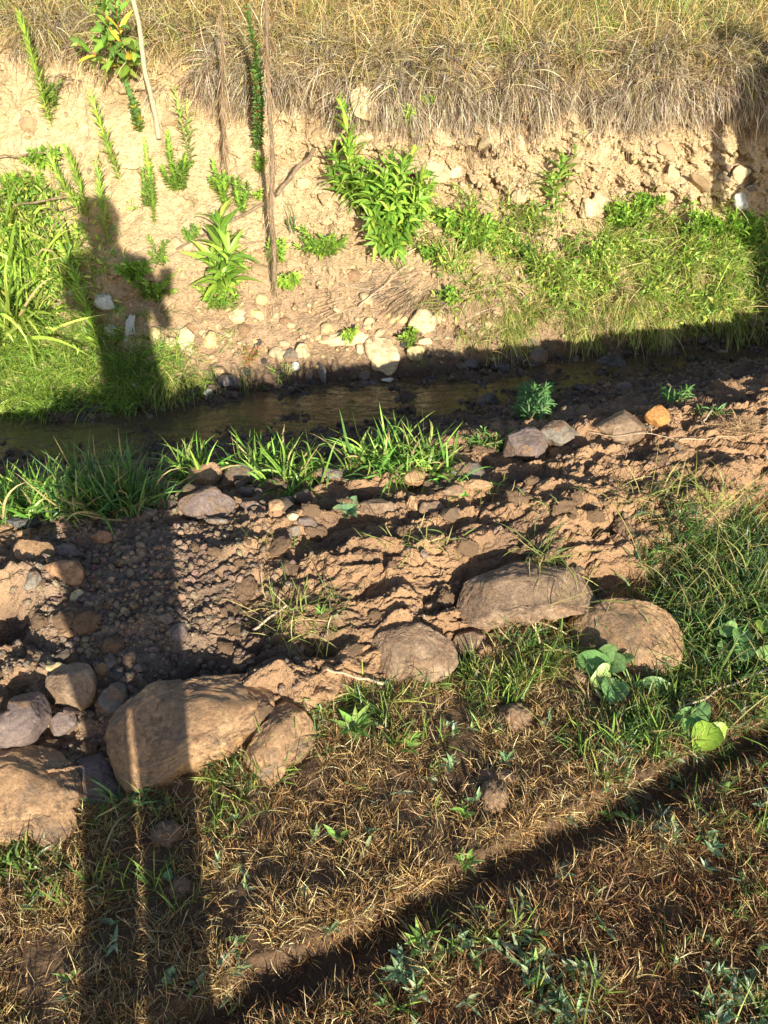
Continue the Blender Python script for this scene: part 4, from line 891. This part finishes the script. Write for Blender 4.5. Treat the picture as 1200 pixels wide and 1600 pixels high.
herb_mesh_build('leafy_weed', 'dense small weed above the drooping long-leaved plant, right of the pair', 'weed', [((375, 335), (368, 285), .1), ((375, 335), (385, 300), .08)], .04, .016, cols=G2, **sm)
herb_mesh_build('leafy_weed', 'tall dark weed with reddish lower leaves left of the brown post-like root', 'weed', [((402, 235), (383, 0), 4.3), ((403, 235), (397, 110), 4.33)], .045, .016, cols=[(.09, .17, .05), (.13, .22, .05), (.3, .13, .05)], w=[4, 4, 1.2], **sm)
herb_mesh_build('leafy_weed', 'little green sprig below the reddish-leaved weed', 'weed', [((404, 268), (402, 240), .06), ((404, 268), (412, 250), .05)], .04, .017, cols=G2, **sm)
herb_mesh_build('leafy_weed', 'round-leaved weed with yellowing lower leaves in the upper left', 'weed', [((216, 208), (194, 122), .1), ((216, 208), (210, 160), .08)], .045, .038, cols=[(.12, .25, .08), (.42, .42, .06), (.16, .28, .07)], w=[3, 1.3, 3], dens=190, ang=1.1, rg=rg, shape='round', droop=.4)
herb_mesh_build('shrub', 'red-stemmed shrub with green and yellow leaves hanging from the upper left lip', 'shrub', [((192, 118), (150, -10), 4.55), ((192, 118), (178, -5), 4.5), ((192, 118), (118, 68), 4.6), ((192, 118), (213, 74), 4.5), ((190, 110), (160, 45), 4.5)], .13, .04, cols=[(.15, .26, .045), (.22, .31, .055), (.1, .19, .04), (.45, .38, .05)], w=[4, 2, 5, .2], dens=48, ang=.9, rg=rg, stemc=(.3, .13, .07), stemr=.004, shape='oval')
lance = dict(dens=95, ang=1.0, rg=rg, droop=.5, stemr=.003, stemc=(.25, .3, .08))
herb_mesh_build('leafy_plant', 'drooping plant with long pointed leaves left of the brown post-like root', 'plant', [((352, 455), (342, 345), .22), ((352, 455), (360, 395), .2), ((352, 455), (330, 400), .18), ((350, 460), (350, 425), .15)], .21, .04, cols=G2, grow=([0, .5, 1], [.6, 1, .8]), **lance)
herb_mesh_build('leafy_plant', 'upright leafy plant at the left of the large bush, dark hollow behind', 'plant', [((565, 330), (532, 160), .2), ((560, 320), (520, 235), .2), ((560, 320), (545, 225), .22), ((565, 330), (515, 270), .15)], .14, .034, cols=G2, **lance)
herb_mesh_build('bush', 'largest bright green leafy bush in the middle of the bank', 'bush', [((612, 378), (x, y), b) for x, y, b in [(575, 262, .2), (612, 238, .24), (645, 232, .22), (668, 270, .18), (590, 300, .26), (625, 290, .3), (655, 310, .24), (610, 330, .26), (570, 300, .18), (640, 345, .2), (600, 355, .2), (672, 305, .14), (560, 275, .2), (630, 255, .3), (600, 270, .3), (660, 335, .2), (580, 340, .24), (675, 285, .2), (590, 380, .18), (620, 390, .16)]], .135, .036, cols=G2, dens=105, ang=1.0, rg=rg, droop=.5, stemr=.003, stemc=(.25, .3, .08))
herb_mesh_build('leafy_plant', 'light leafy plant standing above the grass right of centre bank', 'plant', [((866, 330), (880, 245), .16), ((866, 330), (862, 275), .14)], .14, .038, cols=[(.2, .34, .07), (.26, .38, .08)], **lance)
herb_mesh_build('leafy_plant', 'thin plant with a single long leaf arching to the right of the bank centre', 'plant', [((880, 300), (910, 205), .12)], .1, .018, cols=G2, dens=40, ang=.8, rg=rg, droop=.5)
hb = dict(dens=170, wob=.05, ang=1.0, rg=rg, droop=.35, stemr=.0018, shape='oval')
rng_back = .1
def clump(cx, cy, rx, ry, n, back=.08):
    return [((cx+rg.uniform(-.5, .5)*rx, cy+ry*.4), (cx+rx*rg.uniform(-1, 1), cy-ry*rg.uniform(.0, 1)), back*rg.uniform(.5, 1.2)) for _ in range(n)]
for cx, cy, rx, ry, n_, L_, lab in [
    (508, 385, 45, 32, 14, .024, 'low mat of tiny leaves below the centre bush at the left'),
    (560, 255, 10, 10, 3, .02, 'tiny weed left of the large bush'),
    (638, 182, 12, 18, 5, .022, 'small round weed under the straw above the large bush'),
    (668, 158, 12, 8, 3, .02, 'tiny sprig under the straw right of the small round weed'),
    (738, 372, 42, 45, 18, .026, 'yellow-flecked weed thicket right of the large bush'),
    (700, 345, 30, 20, 8, .03, 'low weed at the foot of the large bush on its right'),
    (672, 395, 24, 14, 6, .03, 'grey-green weed beside the mat of dry reeds'),
    (985, 345, 40, 35, 16, .026, 'bright small-leaved weed on the right bank below the stones'),
    (1020, 320, 26, 22, 8, .024, 'upper bright weed reaching the bare sand on the right bank'),
    (1130, 360, 50, 35, 14, .028, 'weed thicket at the rim of the right-hand shadow'),
    (1175, 370, 30, 40, 12, .03, 'dark weed thicket inside the right-hand shadow'),
    (452, 440, 18, 20, 5, .028, 'small heart-leaved weed at the foot of the brown post-like root'),
    (240, 455, 40, 30, 14, .02, 'fine weed patch right of the shoulder shadow'),
    (210, 425, 30, 22, 8, .026, 'dark weed patch at the elbow of the shadow'),
    (25, 300, 45, 30, 14, .026, 'sunlit weed clump at the left edge behind the twigs'),
    (60, 250, 30, 22, 8, .03, 'weed clump above the twigs at the left edge'),
    (340, 470, 40, 26, 8, .024, 'straggling weed under the drooping long-leaved plant'),
    (430, 395, 20, 25, 4, .024, 'thin weed against the brown post-like root'),
    (400, 305, 10, 8, 3, .02, 'tiny sprig left of the brown post-like root'),
    (545, 525, 12, 12, 3, .025, 'small green sprig on the cream ledge stone'),
    (640, 530, 14, 22, 5, .03, 'sprig between the largest pale boulder and the yellow cobble'),
    (700, 465, 30, 18, 6, .03, 'feathery weed beside the cracked cream boulder')]:
    herb_mesh_build('small_weed', lab, 'weed', clump(cx, cy, rx, ry, int(n_*1.3)+1, rng_back), L_*1.8*(.8+.5*rg.rand()), L_*.72, cols=G1 if n_ % 2 else G2, **hb)
for k_, (cx, cy, rx, ry, lab) in enumerate([(232, 300, 16, 50, 'ferny weed column between two narrow spiky weeds on the sand'), (250, 400, 22, 30, 'feathery weed below the bleached stalk'), (282, 275, 22, 30, 'dense dark ferny weed under the bleached stalk'), (345, 290, 20, 24, 'ferny weed left of the thin hanging root end'), (378, 300, 16, 26, 'ferny dark weed right of the thin hanging root end'), (398, 140, 12, 60, 'dark ferny growth on the tall thin weed'),
                                 (80, 150, 14, 40, 'grey-green weed beside the farthest left spiky weed'), (300, 370, 14, 20, 'little fern-like weed above the drooping plant'), (905, 390, 34, 28, 'broad weed in the middle of the right bank greenery'), (830, 400, 30, 30, 'tall weed at the left of the right bank greenery'), (1080, 360, 34, 30, 'feathery green weed left of the shadowed thicket')]):
    herb_mesh_build('ferny_weed', lab, 'weed', clump(cx, cy, rx, ry, 7, .12), .036, .013, cols=[(.13, .22, .04), (.2, .29, .05), (.09, .16, .035)], **dict(hb, dens=300))
# red and green sprig near the water
herb_mesh_build('small_weed', 'reddish weed on the bank foot by the sunlit cobbles', 'weed', clump(388, 560, 18, 22, 6), .028, .009, cols=[(.42, .1, .06), (.2, .25, .06), (.4, .25, .08)], **hb)
# near-side weeds
herb_mesh_build('small_weed', 'low leafy weeds on the slope beside the purple-grey boulder', 'weed', clump(760, 690, 60, 25, 16, .05), .03, .01, cols=[(.07, .15, .035), (.1, .2, .05)], **hb)
herb_mesh_build('small_weed', 'taller grassy weed behind the purple-grey boulder', 'weed', clump(830, 640, 40, 30, 14, .1), .045, .007, cols=[(.09, .19, .05), (.06, .14, .05)], **hb)
herb_mesh_build('small_weed', 'green sprig flattened on the dark muddy slope at the right', 'weed', clump(1050, 622, 26, 14, 8, .03), .04, .007, cols=[(.08, .17, .045)], **hb)
herb_mesh_build('small_weed', 'second flattened sprig on the dark slope nearer the stick', 'weed', clump(1110, 645, 34, 10, 8, .03), .04, .007, cols=[(.08, .17, .045)], **hb)
for cx, cy, lab, L_ in [(540, 800, 'seedling with broad grey-green leaves on the cracked mud', .05), (725, 1345, 'lone pale green weed in the dead grass above the rut', .035), (700, 1195, 'silvery weed beside the pale clod in the dead grass', .03), (790, 1190, 'silvery weed just right of the pale clod in the dead grass', .028),
                        (525, 1310, 'three-bladed green sprout in the dead grass', .05), (265, 1370, 'tiny clover rosette in the leg shadow', .015), (265, 1530, 'clover rosette near the bottom in the leg shadow', .015), (655, 1480, 'leafy weed below the rut near the bottom centre', .04), (620, 1520, 'grey-green weed at the bottom centre', .035),
                        (985, 1290, 'weed in the shaded rut edge at the right', .035), (950, 1270, 'small weed where the rut edge catches light', .03), (1110, 1330, 'blue-green weed near the right edge below the rut', .035), (725, 1270, 'pair of dull weeds in the middle of the dead grass', .03), (550, 1140, 'wide-bladed weed right of the wedge-shaped stone', .07),
                        (640, 1170, 'light green grassy sprig below the front of the ridge', .04), (500, 955, 'green leaf sprout in the tangle of cut grass', .03), (715, 775, 'single bright leaf among the flat brown stones', .035)]:
    p0, n0 = at(cx, cy); n_ = 3 if 'three' in lab or 'single' in lab else 9
    az = np.arange(n_)*2.4+rg.rand()*3; d = np.stack([np.cos(az), np.sin(az), np.full(n_, .55)+.5*rg.rand(n_)], 1)
    if 'three' in lab: d[:, 2] = 1.2
    sh_ = 'round' if 'clover' in lab else ('oval' if 'seedling' in lab or 'bright leaf' in lab else 'lance')
    cl = [(.13, .22, .12), (.17, .27, .13)] if ('silver' in lab or 'grey' in lab or 'blue' in lab or 'clover' in lab) else [(.16, .3, .06), (.22, .34, .08)]
    v, q, c = leaves(np.repeat((n0*.008)[None], n_, 0)+.004*rg.normal(size=(n_, 3)), d, np.array([0, 0, 1.]), L_*rg.uniform(.7, 1.2, n_), L_*(.9 if sh_ == 'round' else .5 if sh_ == 'oval' else .28), pal(rg, n_, cl), rg, .3, .2, shape=sh_)
    link('small_weed', mesh_np('small_weed', v, q, None, c, M['leaf']), None, p0, lab, 'weed')
# broad-leaved plants by the round boulder
def broad(nm, label, base, lf, col, stemc=(.2, .3, .1)):
    o0, n0 = at(*base); st = Acc(); lv = Acc()
    for (sx, sy, tx, ty, b0, b1, W_, yel) in lf:
        p0 = off(sx, sy, b0); p1 = off(tx, ty, b1); cv = curve(o0, p0, 8, n0*.01); v, q = tube(cv, .0018, 6); st.add(v-o0, q, np.array(stemc))
        d = p1-p0; L = np.linalg.norm(d); cc = np.array([[.22, .33, .045]]) if yel else pal(rg, 1, col, jit=.08)
        v, q, c = leaves(p0[None], unit(d)[None], (unit(CP-p0)+np.array([0, 0, .6]))[None], L*1.05, W_*mpp(p0)*1.0, cc, rg, .35, .22, seg=9, shape='oval'); lv.add(v-o0, q, c)
    e = bpy.data.objects.new(nm, None); COL.objects.link(e); e.location = o0; e['label'] = label; e['category'] = 'plant'
    link('stem', st.mesh('stem', M['stem']), e); link('foliage', lv.mesh('foliage', M['leaf']), e)
pg_ = [(.15, .27, .09), (.21, .34, .11)]
broad('broadleaf_plant', 'broad pale green leaves in front of the round orange-tan boulder', (985, 1078), [(955, 1050, 898, 1020, .05, .05, 40, 0), (970, 1040, 968, 1012, .05, .07, 42, 0), (955, 1060, 925, 1055, .04, .05, 42, 0), (965, 1062, 955, 1095, .04, .03, 44, 0), (978, 1045, 945, 1030, .06, .06, 36, 0), (1000, 1065, 1068, 1078, .03, .03, 26, 0), (990, 1068, 1018, 1080, .03, .02, 16, 0), (962, 1030, 935, 1012, .07, .08, 34, 0)], pg_)
broad('broadleaf_plant', 'curled leaves with one bright yellow-green leaf near the right edge', (1080, 1150), [(1095, 1115, 1052, 1120, .04, .05, 26, 0), (1085, 1105, 1108, 1125, .06, .06, 36, 0), (1078, 1120, 1082, 1150, .05, .04, 26, 0), (1120, 1135, 1085, 1168, .05, .04, 46, 1), (1110, 1130, 1132, 1158, .05, .03, 34, 1)], pg_)
broad('broadleaf_plant', 'leafy plant with pale tips in the grass at the right edge', (1165, 1020), [(1150, 990, 1125, 975, .08, .09, 30, 0), (1150, 1005, 1170, 975, .08, .1, 30, 0), (1165, 1005, 1160, 1030, .07, .06, 34, 0), (1190, 990, 1200, 965, .08, .09, 28, 1), (1190, 1010, 1205, 1030, .07, .06, 30, 0), (1140, 1010, 1125, 1025, .05, .04, 30, 0)], pg_)

# grass tufts one can point at
def tuft(cx, cy, r_px, n_, L_, W_, cols, label, seed, up=1.0, spread=.45, droop=.45, lean=(0, 0, 0), mat='grass', seg=7, w=None, ry=None, cat='grass tuft', name='grass_tuft', oneside=None):
    rg_ = np.random.RandomState(seed); o0, _ = at(cx, cy); rts = []
    for _ in range(n_):
        for t_ in range(6):
            x, y = rg_.normal(size=2)*.5
            if x*x+y*y < 1.2: break
        p, nn_ = at(cx+x*r_px, cy+y*(ry or r_px*.3)); rts.append(p-nn_*.005)
    rts = np.array(rts)+.006*rg_.normal(size=(n_, 3)); c0 = rts.mean(0)
    d = np.array([0, 0, up])+spread*rg_.normal(size=(n_, 3))+(rts-c0)*1.5+np.array(lean); 
    cl_ = pal(rg_, n_, cols, w)*rg_.uniform(.6, 1.25, (n_, 1)); dead = rg_.rand(n_) < .08; cl_[dead] = np.array([.45, .36, .18]); cl_ = np.clip(cl_, .01, .8)
    v, q, c = blades(rts-o0, d, L_*rg_.uniform(.25, 1.2, n_), W_*rg_.uniform(.5, 1.2, n_), droop*rg_.uniform(.1, 2.2, n_), cl_, seg, rg_, wob=.25)
    link(name, mesh_np(name, v, q, None, c, M[mat]), None, o0, label, cat)
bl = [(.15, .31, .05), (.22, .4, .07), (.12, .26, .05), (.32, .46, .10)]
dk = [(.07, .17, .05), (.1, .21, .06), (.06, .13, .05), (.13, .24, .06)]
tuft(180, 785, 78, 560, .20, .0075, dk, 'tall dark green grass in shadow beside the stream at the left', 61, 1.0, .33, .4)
tuft(60, 790, 90, 420, .16, .0085, bl, 'sunlit bushy grass at the left edge beside the stream', 62, 1.0, .45, .6)
tuft(300, 745, 32, 130, .17, .0085, bl, 'narrow sunlit grass tuft left of the stones by the stream', 63, 1.0, .35, .5)
tuft(430, 735, 85, 300, .15, .0085, bl, 'bright fan of grass left of centre on the stream edge', 64, .9, .55, .6)
tuft(615, 725, 85, 330, .165, .0085, bl, 'bright fan of grass in the centre of the stream edge', 65, .9, .55, .6)
tuft(670, 745, 50, 140, .14, .0085, bl, 'low trailing grass right of the central fan, over the stones', 66, .4, .6, .8, lean=(.2, -.5, 0))
tuft(460, 765, 25, 70, .12, .006, bl, 'short grass trailing over the grey stone below the left fan', 67, .4, .5, .9, lean=(0, -.6, 0))
yg = [(.3, .33, .09), (.2, .27, .07), (.42, .38, .16), (.13, .2, .06)]
def flat(cx, cy, r, n_, L_, lab, seed, ry=None, cols=yg, lean=(0, -.1, 0)): tuft(cx, cy, r, n_, L_, .0032, cols, lab, seed, .22, .6, .35, lean, 'grass', 6, None, ry or r*.6, 'cut grass', 'grass_bunch')
flat(470, 965, 75, 230, .12, 'tangle of yellow-green cut grass left on the ridge', 71, 50)
flat(655, 845, 80, 110, .08, 'thin scatter of grass pressed in the mud near the ridge centre', 72, 16)
flat(845, 875, 40, 170, .16, 'tuft of cut grass hanging over the long boulder', 73, 30, lean=(0, -.5, -.1))
flat(430, 850, 70, 50, .08, 'few green blades on the cracked mud', 74, 12)
flat(1000, 780, 110, 110, .16, 'grass stalks laid along the mud at the right', 75, 14, lean=(.4, 0, 0))
flat(1120, 800, 60, 140, .18, 'tangled pale stalks at the right end of the ridge', 76, 30)
flat(860, 795, 50, 50, .09, 'small green sprig lying on smooth mud', 77, 8)
flat(770, 765, 40, 60, .07, 'short grass between the flat brown stones', 78, 10)
flat(900, 960, 90, 90, .2, 'long thin blades arching across the two right boulders', 79, 22, lean=(.3, -.2, .2))
gm = [(.12, .22, .05), (.18, .28, .07), (.09, .16, .06)]
tuft(200, 1255, 60, 70, .13, .0065, [(.1, .2, .08), (.14, .26, .1)], 'broad blue-green grass below the big flat boulder in shadow', 81, .6, .7, .6)
tuft(335, 1195, 30, 40, .10, .004, gm, 'green grass sprout in front of the big flat boulder', 82, 1, .5, .4)
tuft(30, 1345, 60, 90, .08, .0045, gm, 'green grass along the foot of the pitted boulder', 83, 1, .5, .4)
tuft(545, 1110, 55, 80, .09, .0045, gm, 'green grass fan right of the wedge-shaped stone', 84, .8, .7, .5)
tuft(690, 1065, 60, 90, .08, .0045, gm, 'grass fringe under the mud-plastered stone', 85, 1, .5, .4)
tuft(830, 1010, 55, 140, .12, .004, gm, 'grass growing below the long boulder', 86, .9, .6, .5)
tuft(790, 1060, 70, 120, .09, .0038, yg, 'yellowish grass fringe between ridge and dead lawn', 87, .9, .6, .4)
tuft(985, 1150, 50, 150, .09, .0055, gm, 'thick grey-green grass tuft below the broad pale leaves', 88, .8, .7, .5)
tuft(610, 1095, 40, 45, .16, .003, yg, 'long stalks lying out from the ridge foot', 89, .3, .5, .3, lean=(.6, -.1, 0))
ap = [(.24, .36, .05), (.3, .42, .07), (.36, .45, .1)]
for k, (cx, cy, n_, L_, lab) in enumerate([(15, 520, 80, .50, 'big arching strap-leaved clump at the left edge, lowest one'), (50, 430, 70, .42, 'arching strap leaves left of the body shadow'), (100, 400, 22, .3, 'arching leaves crossing into the shoulder shadow'), (10, 370, 50, .40, 'arching strap leaves below the dead twigs')]):
    tuft(cx, cy, 45, n_, L_, .019, ap, lab, 90+k, 1.3, .5, .8, lean=(.15, -.45, 0), seg=10, cat='strap grass', name='strap_grass')
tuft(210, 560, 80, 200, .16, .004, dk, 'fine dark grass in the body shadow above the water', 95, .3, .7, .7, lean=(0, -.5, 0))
tuft(290, 600, 35, 90, .08, .0035, yg, 'sunlit grass fringe hanging to the water beside the body shadow', 96, .2, .7, .7, lean=(0, -.6, 0))
tuft(445, 585, 18, 40, .10, .005, bl, 'small grass tuft on the bank foot near the grey cobble', 97, .6, .6, .6, lean=(0, -.4, 0))
tuft(384, 590, 10, 16, .16, .006, gm, 'leafy stalk drooping into the water', 98, -.3, .4, .7, lean=(0, -.6, 0))
tuft(650, 560, 16, 25, .08, .004, gm, 'grass sprig at the waterline beside the yellow cobble', 99, .6, .6, .6, lean=(0, -.4, 0))
tuft(775, 520, 45, 150, .15, .004, yg, 'yellow-green grass clump above the black waterline stones', 100, .7, .7, .6, lean=(0, -.5, 0))
tuft(930, 510, 45, 220, .2, .004, yg, 'pointed tuft of grass drooping over the water right of centre', 101, .5, .7, .7, lean=(0, -.6, 0))
tuft(800, 330, 30, 40, .22, .004, gm, 'tall thin grass stems on the middle bank', 102, 1.2, .35, .4, lean=(0, -.3, 0))
tuft(830, 360, 50, 90, .2, .004, gm, 'grass clump below the light leafy plant', 103, 1, .5, .5, lean=(0, -.3, 0))
tuft(455, 360, 10, 16, .22, .007, [(.1, .22, .09)], 'blue-green grass blades right of the brown post-like root', 104, 1.2, .25, .4, lean=(0, -.2, 0))
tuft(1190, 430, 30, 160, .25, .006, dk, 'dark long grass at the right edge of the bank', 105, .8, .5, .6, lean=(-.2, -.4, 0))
tuft(1080, 400, 70, 260, .17, .004, yg, 'yellow-green grass mound on the right bank', 106, .9, .6, .5, lean=(0, -.4, 0))
# dry mats and tufts on the bank
dr_ = [(.42, .3, .2), (.5, .38, .26), (.33, .22, .14), (.58, .46, .33)]
def mat_(cx, cy, rx, ry, n_, L_, d0, lab, seed, W_=.0035):
    tuft(cx, cy, rx, n_, L_, W_, dr_, lab, seed, 0, .22, .15, d0, 'straw', 6, None, ry, 'dry grass', 'dry_grass_mat')
mat_(625, 450, 85, 42, 900, .26, (-.9, -.35, -.45), 'brown mat of flattened dry reeds above the pale boulders', 111)
mat_(430, 420, 16, 60, 220, .25, (0, -.2, -1), 'shaggy dead fibres hanging at the foot of the brown post-like root', 112, .003)
mat_(745, 480, 60, 50, 240, .18, (-.4, -.5, -.6), 'dry stalks slumped right of the reed mat', 113)
mat_(215, 470, 50, 40, 140, .16, (-.6, -.2, -.4), 'dark matted stalks inside the body shadow', 114)
mat_(110, 130, 40, 60, 160, .22, (.25, -.25, -.9), 'dead hanging grass between the two spiky weeds', 115, .0025)
mat_(345, 130, 14, 100, 600, .26, (0, -.2, -1), 'dark rope-like bundle of hanging roots left of the tall dark weed', 116, .0028)
mat_(423, 250, 9, 170, 420, .2, (0, -.25, -1), 'shaggy fibres clinging along the brown post-like stem', 118, .003)
mat_(950, 470, 130, 25, 300, .14, (.5, -.5, -.2), 'bleached stalks lying under the grass of the right bank', 117)
for k, (x0, y0, x1, y1, r0, r1, bk0, bk1, nm, mt, lab, cat) in enumerate([
    (248, 215, 207, -5, .014, .011, .06, 4.42, 'dead_stalk', 'palewood', 'bleached straight dead stalk leaning at the upper left', 'stalk'),
    (428, 440, 415, -12, .013, .008, .07, 4.28, 'hanging_root', 'bark', 'brown post-like dead stem running down the bank', 'root'),
    (490, 232, 433, 305, .012, .01, .12, .10, 'stick', 'bark', 'brown stick slanting down-left to the post-like stem', 'stick'),
    (412, 318, 275, 390, .009, .006, .08, .06, 'stick', 'bark', 'thin brown stick slanting left of the post-like stem', 'stick'),
    (100, 308, -20, 330, .006, .004, .1, .1, 'twig', 'bark', 'lower bare twig reaching in from the left edge', 'twig'),
    (78, 237, -20, 246, .0055, .004, .1, .1, 'twig', 'bark', 'upper bare twig reaching in from the left edge', 'twig'),
    (112, 322, -20, 352, .0045, .003, .08, .06, 'twig', 'bark', 'thin grey twig below the lower bare twig', 'twig'),
    (352, 262, 345, 10, .006, .005, .10, 4.36, 'hanging_root', 'bark', 'thin dark root inside the rope-like bundle', 'root'),
    (1098, 660, 1118, 632, .004, .003, .03, .08, 'stick', 'palewood', 'short pale stick poking up at the dry root tangle', 'stick'),
    (1100, 686, 925, 676, .0013, .001, .03, .03, 'stalk', 'palewood', 'long yellow stalk lying along the dark slope', 'stalk'),
    (1060, 688, 1200, 680, .0014, .001, .02, .02, 'stalk', 'palewood', 'pale stalk beneath the dry root tangle', 'stalk'),
    (395, 985, 448, 945, .004, .003, .01, .03, 'stick', 'palewood', 'pale snapped stick in the tangle of cut grass', 'stick'),
    (1018, 684, 1018, 668, .0015, .0012, .0, .03, 'stalk', 'palewood', 'tiny upright stub in front of the bright orange stone', 'stalk'),
    (978, 716, 976, 692, .0018, .0012, .0, .02, 'stalk', 'palewood', 'tiny upright stub left of the tall one on the mud rim', 'stalk'),
    (1210, 1040, 1060, 1108, .0035, .0025, .05, .03, 'stalk', 'palewood', 'bent green-yellow stalk crossing the grass at the right edge', 'stalk'),
    (600, 1068, 510, 1045, .004, .003, .02, .02, 'stick', 'palewood', 'split piece of yellow bark at the ridge foot', 'bark'),
    (560, 480, 635, 415, .0035, .002, .04, .06, 'stalk', 'palewood', 'single pale stalk over the reed mat', 'stalk')]):
    rk = np.random.RandomState(400+k); p0 = off(x0, y0, bk0); p1 = off(x1, y1, bk1); ln = np.linalg.norm(p1-p0)
    j = np.linspace(0, 1, 26); nk = 7 if ln > .5 else 2
    kp = np.array([p0*(1-t)+p1*t for t in np.linspace(0, 1, nk)]) if bk1 > 3 else np.array([off(x0+(x1-x0)*t, y0+(y1-y0)*t, bk0+(bk1-bk0)*t) for t in np.linspace(0, 1, nk)])
    for _ in range(3): kp[1:-1] = (kp[:-2]+kp[1:-1]*1+kp[2:])/3
    cv = np.stack([np.interp(j, np.linspace(0, 1, nk), kp[:, c_]) for c_ in range(3)], 1)
    cv = cv+np.stack([perlin(j*3, k, 0, 1), perlin(j*3, k+9, 0, 1), perlin(j*3, k+19, 0, 1)], 1)*ln*(.022 if ln > .5 else .06)
    v, q = tube(cv, np.linspace(r0, r1, 26), 9, rk, .08)
    ob_ = link(nm, mesh_np(nm, v-p0, q, None, None, M[mt]), None, p0, lab, cat)
    if mt == 'bark' and ln > .6:
        kf = 420; jf = rk.randint(0, 25, kf); a_ = unit(cv[0]-cv[-1]); rr_ = cv[jf]+rk.normal(size=(kf, 3))*r0*.5
        v, q, c = blades(rr_-p0, a_+.16*rk.normal(size=(kf, 3)), rk.uniform(.03, .13, kf), .0035, rk.uniform(0, .3, kf), pal(rk, kf, [(.34, .24, .15), (.22, .15, .09), (.48, .37, .25)]), 4, rk, wob=.3)
        link('fibres', mesh_np('fibres', v, q, None, c, M['straw']), ob_)
# dry root tangle at the far right of the ridge
rk = np.random.RandomState(77); p0 = off(1158, 668, .03); n_ = 420
d = unit(rk.normal(size=(n_, 3))*np.array([1.4, .6, .6]))
v, q, c = blades(.02*rk.normal(size=(n_, 3))*np.array([2.0, 1, .7]), d, rk.uniform(.02, .075, n_), .0016, rk.uniform(-1, 1, n_), pal(rk, n_, [(.5, .34, .2), (.4, .26, .15), (.58, .42, .26)]), 5, rk, wob=.8)
link('root_tangle', mesh_np('root_tangle', v, q, None, c, M['straw']), None, p0, 'fuzzy tan ball of dry roots on the mud at the right edge', 'root ball')
# pale clods in the lawn
for cx, cy, w_, h_, mt, lab in [(775, 1218, 60, 24, 'clod', 'pale crust of dried mud in the middle of the dead lawn'), (770, 1248, 38, 40, 'clod', 'crumbly grey clod just below the pale crust'), (800, 1120, 44, 36, 'clod', 'crumbly clod at the upper edge of the dead lawn'), (283, 1388, 34, 30, 'clod', 'dark clod of earth in the leg shadow on the lawn'), (262, 1300, 44, 34, 'clod', 'flat dark clod below the blue-green grass'), (1010, 1245, 16, 10, 'grey', 'little pebble lying in the shaded rut')]:
    stone(cx, cy, w_, h_, 0, mt, lab, name='clod' if mt == 'clod' else 'pebble', clodish=.5 if mt == 'clod' else 0, ang=.2, sink=.25, cat='clod' if mt == 'clod' else 'pebble')
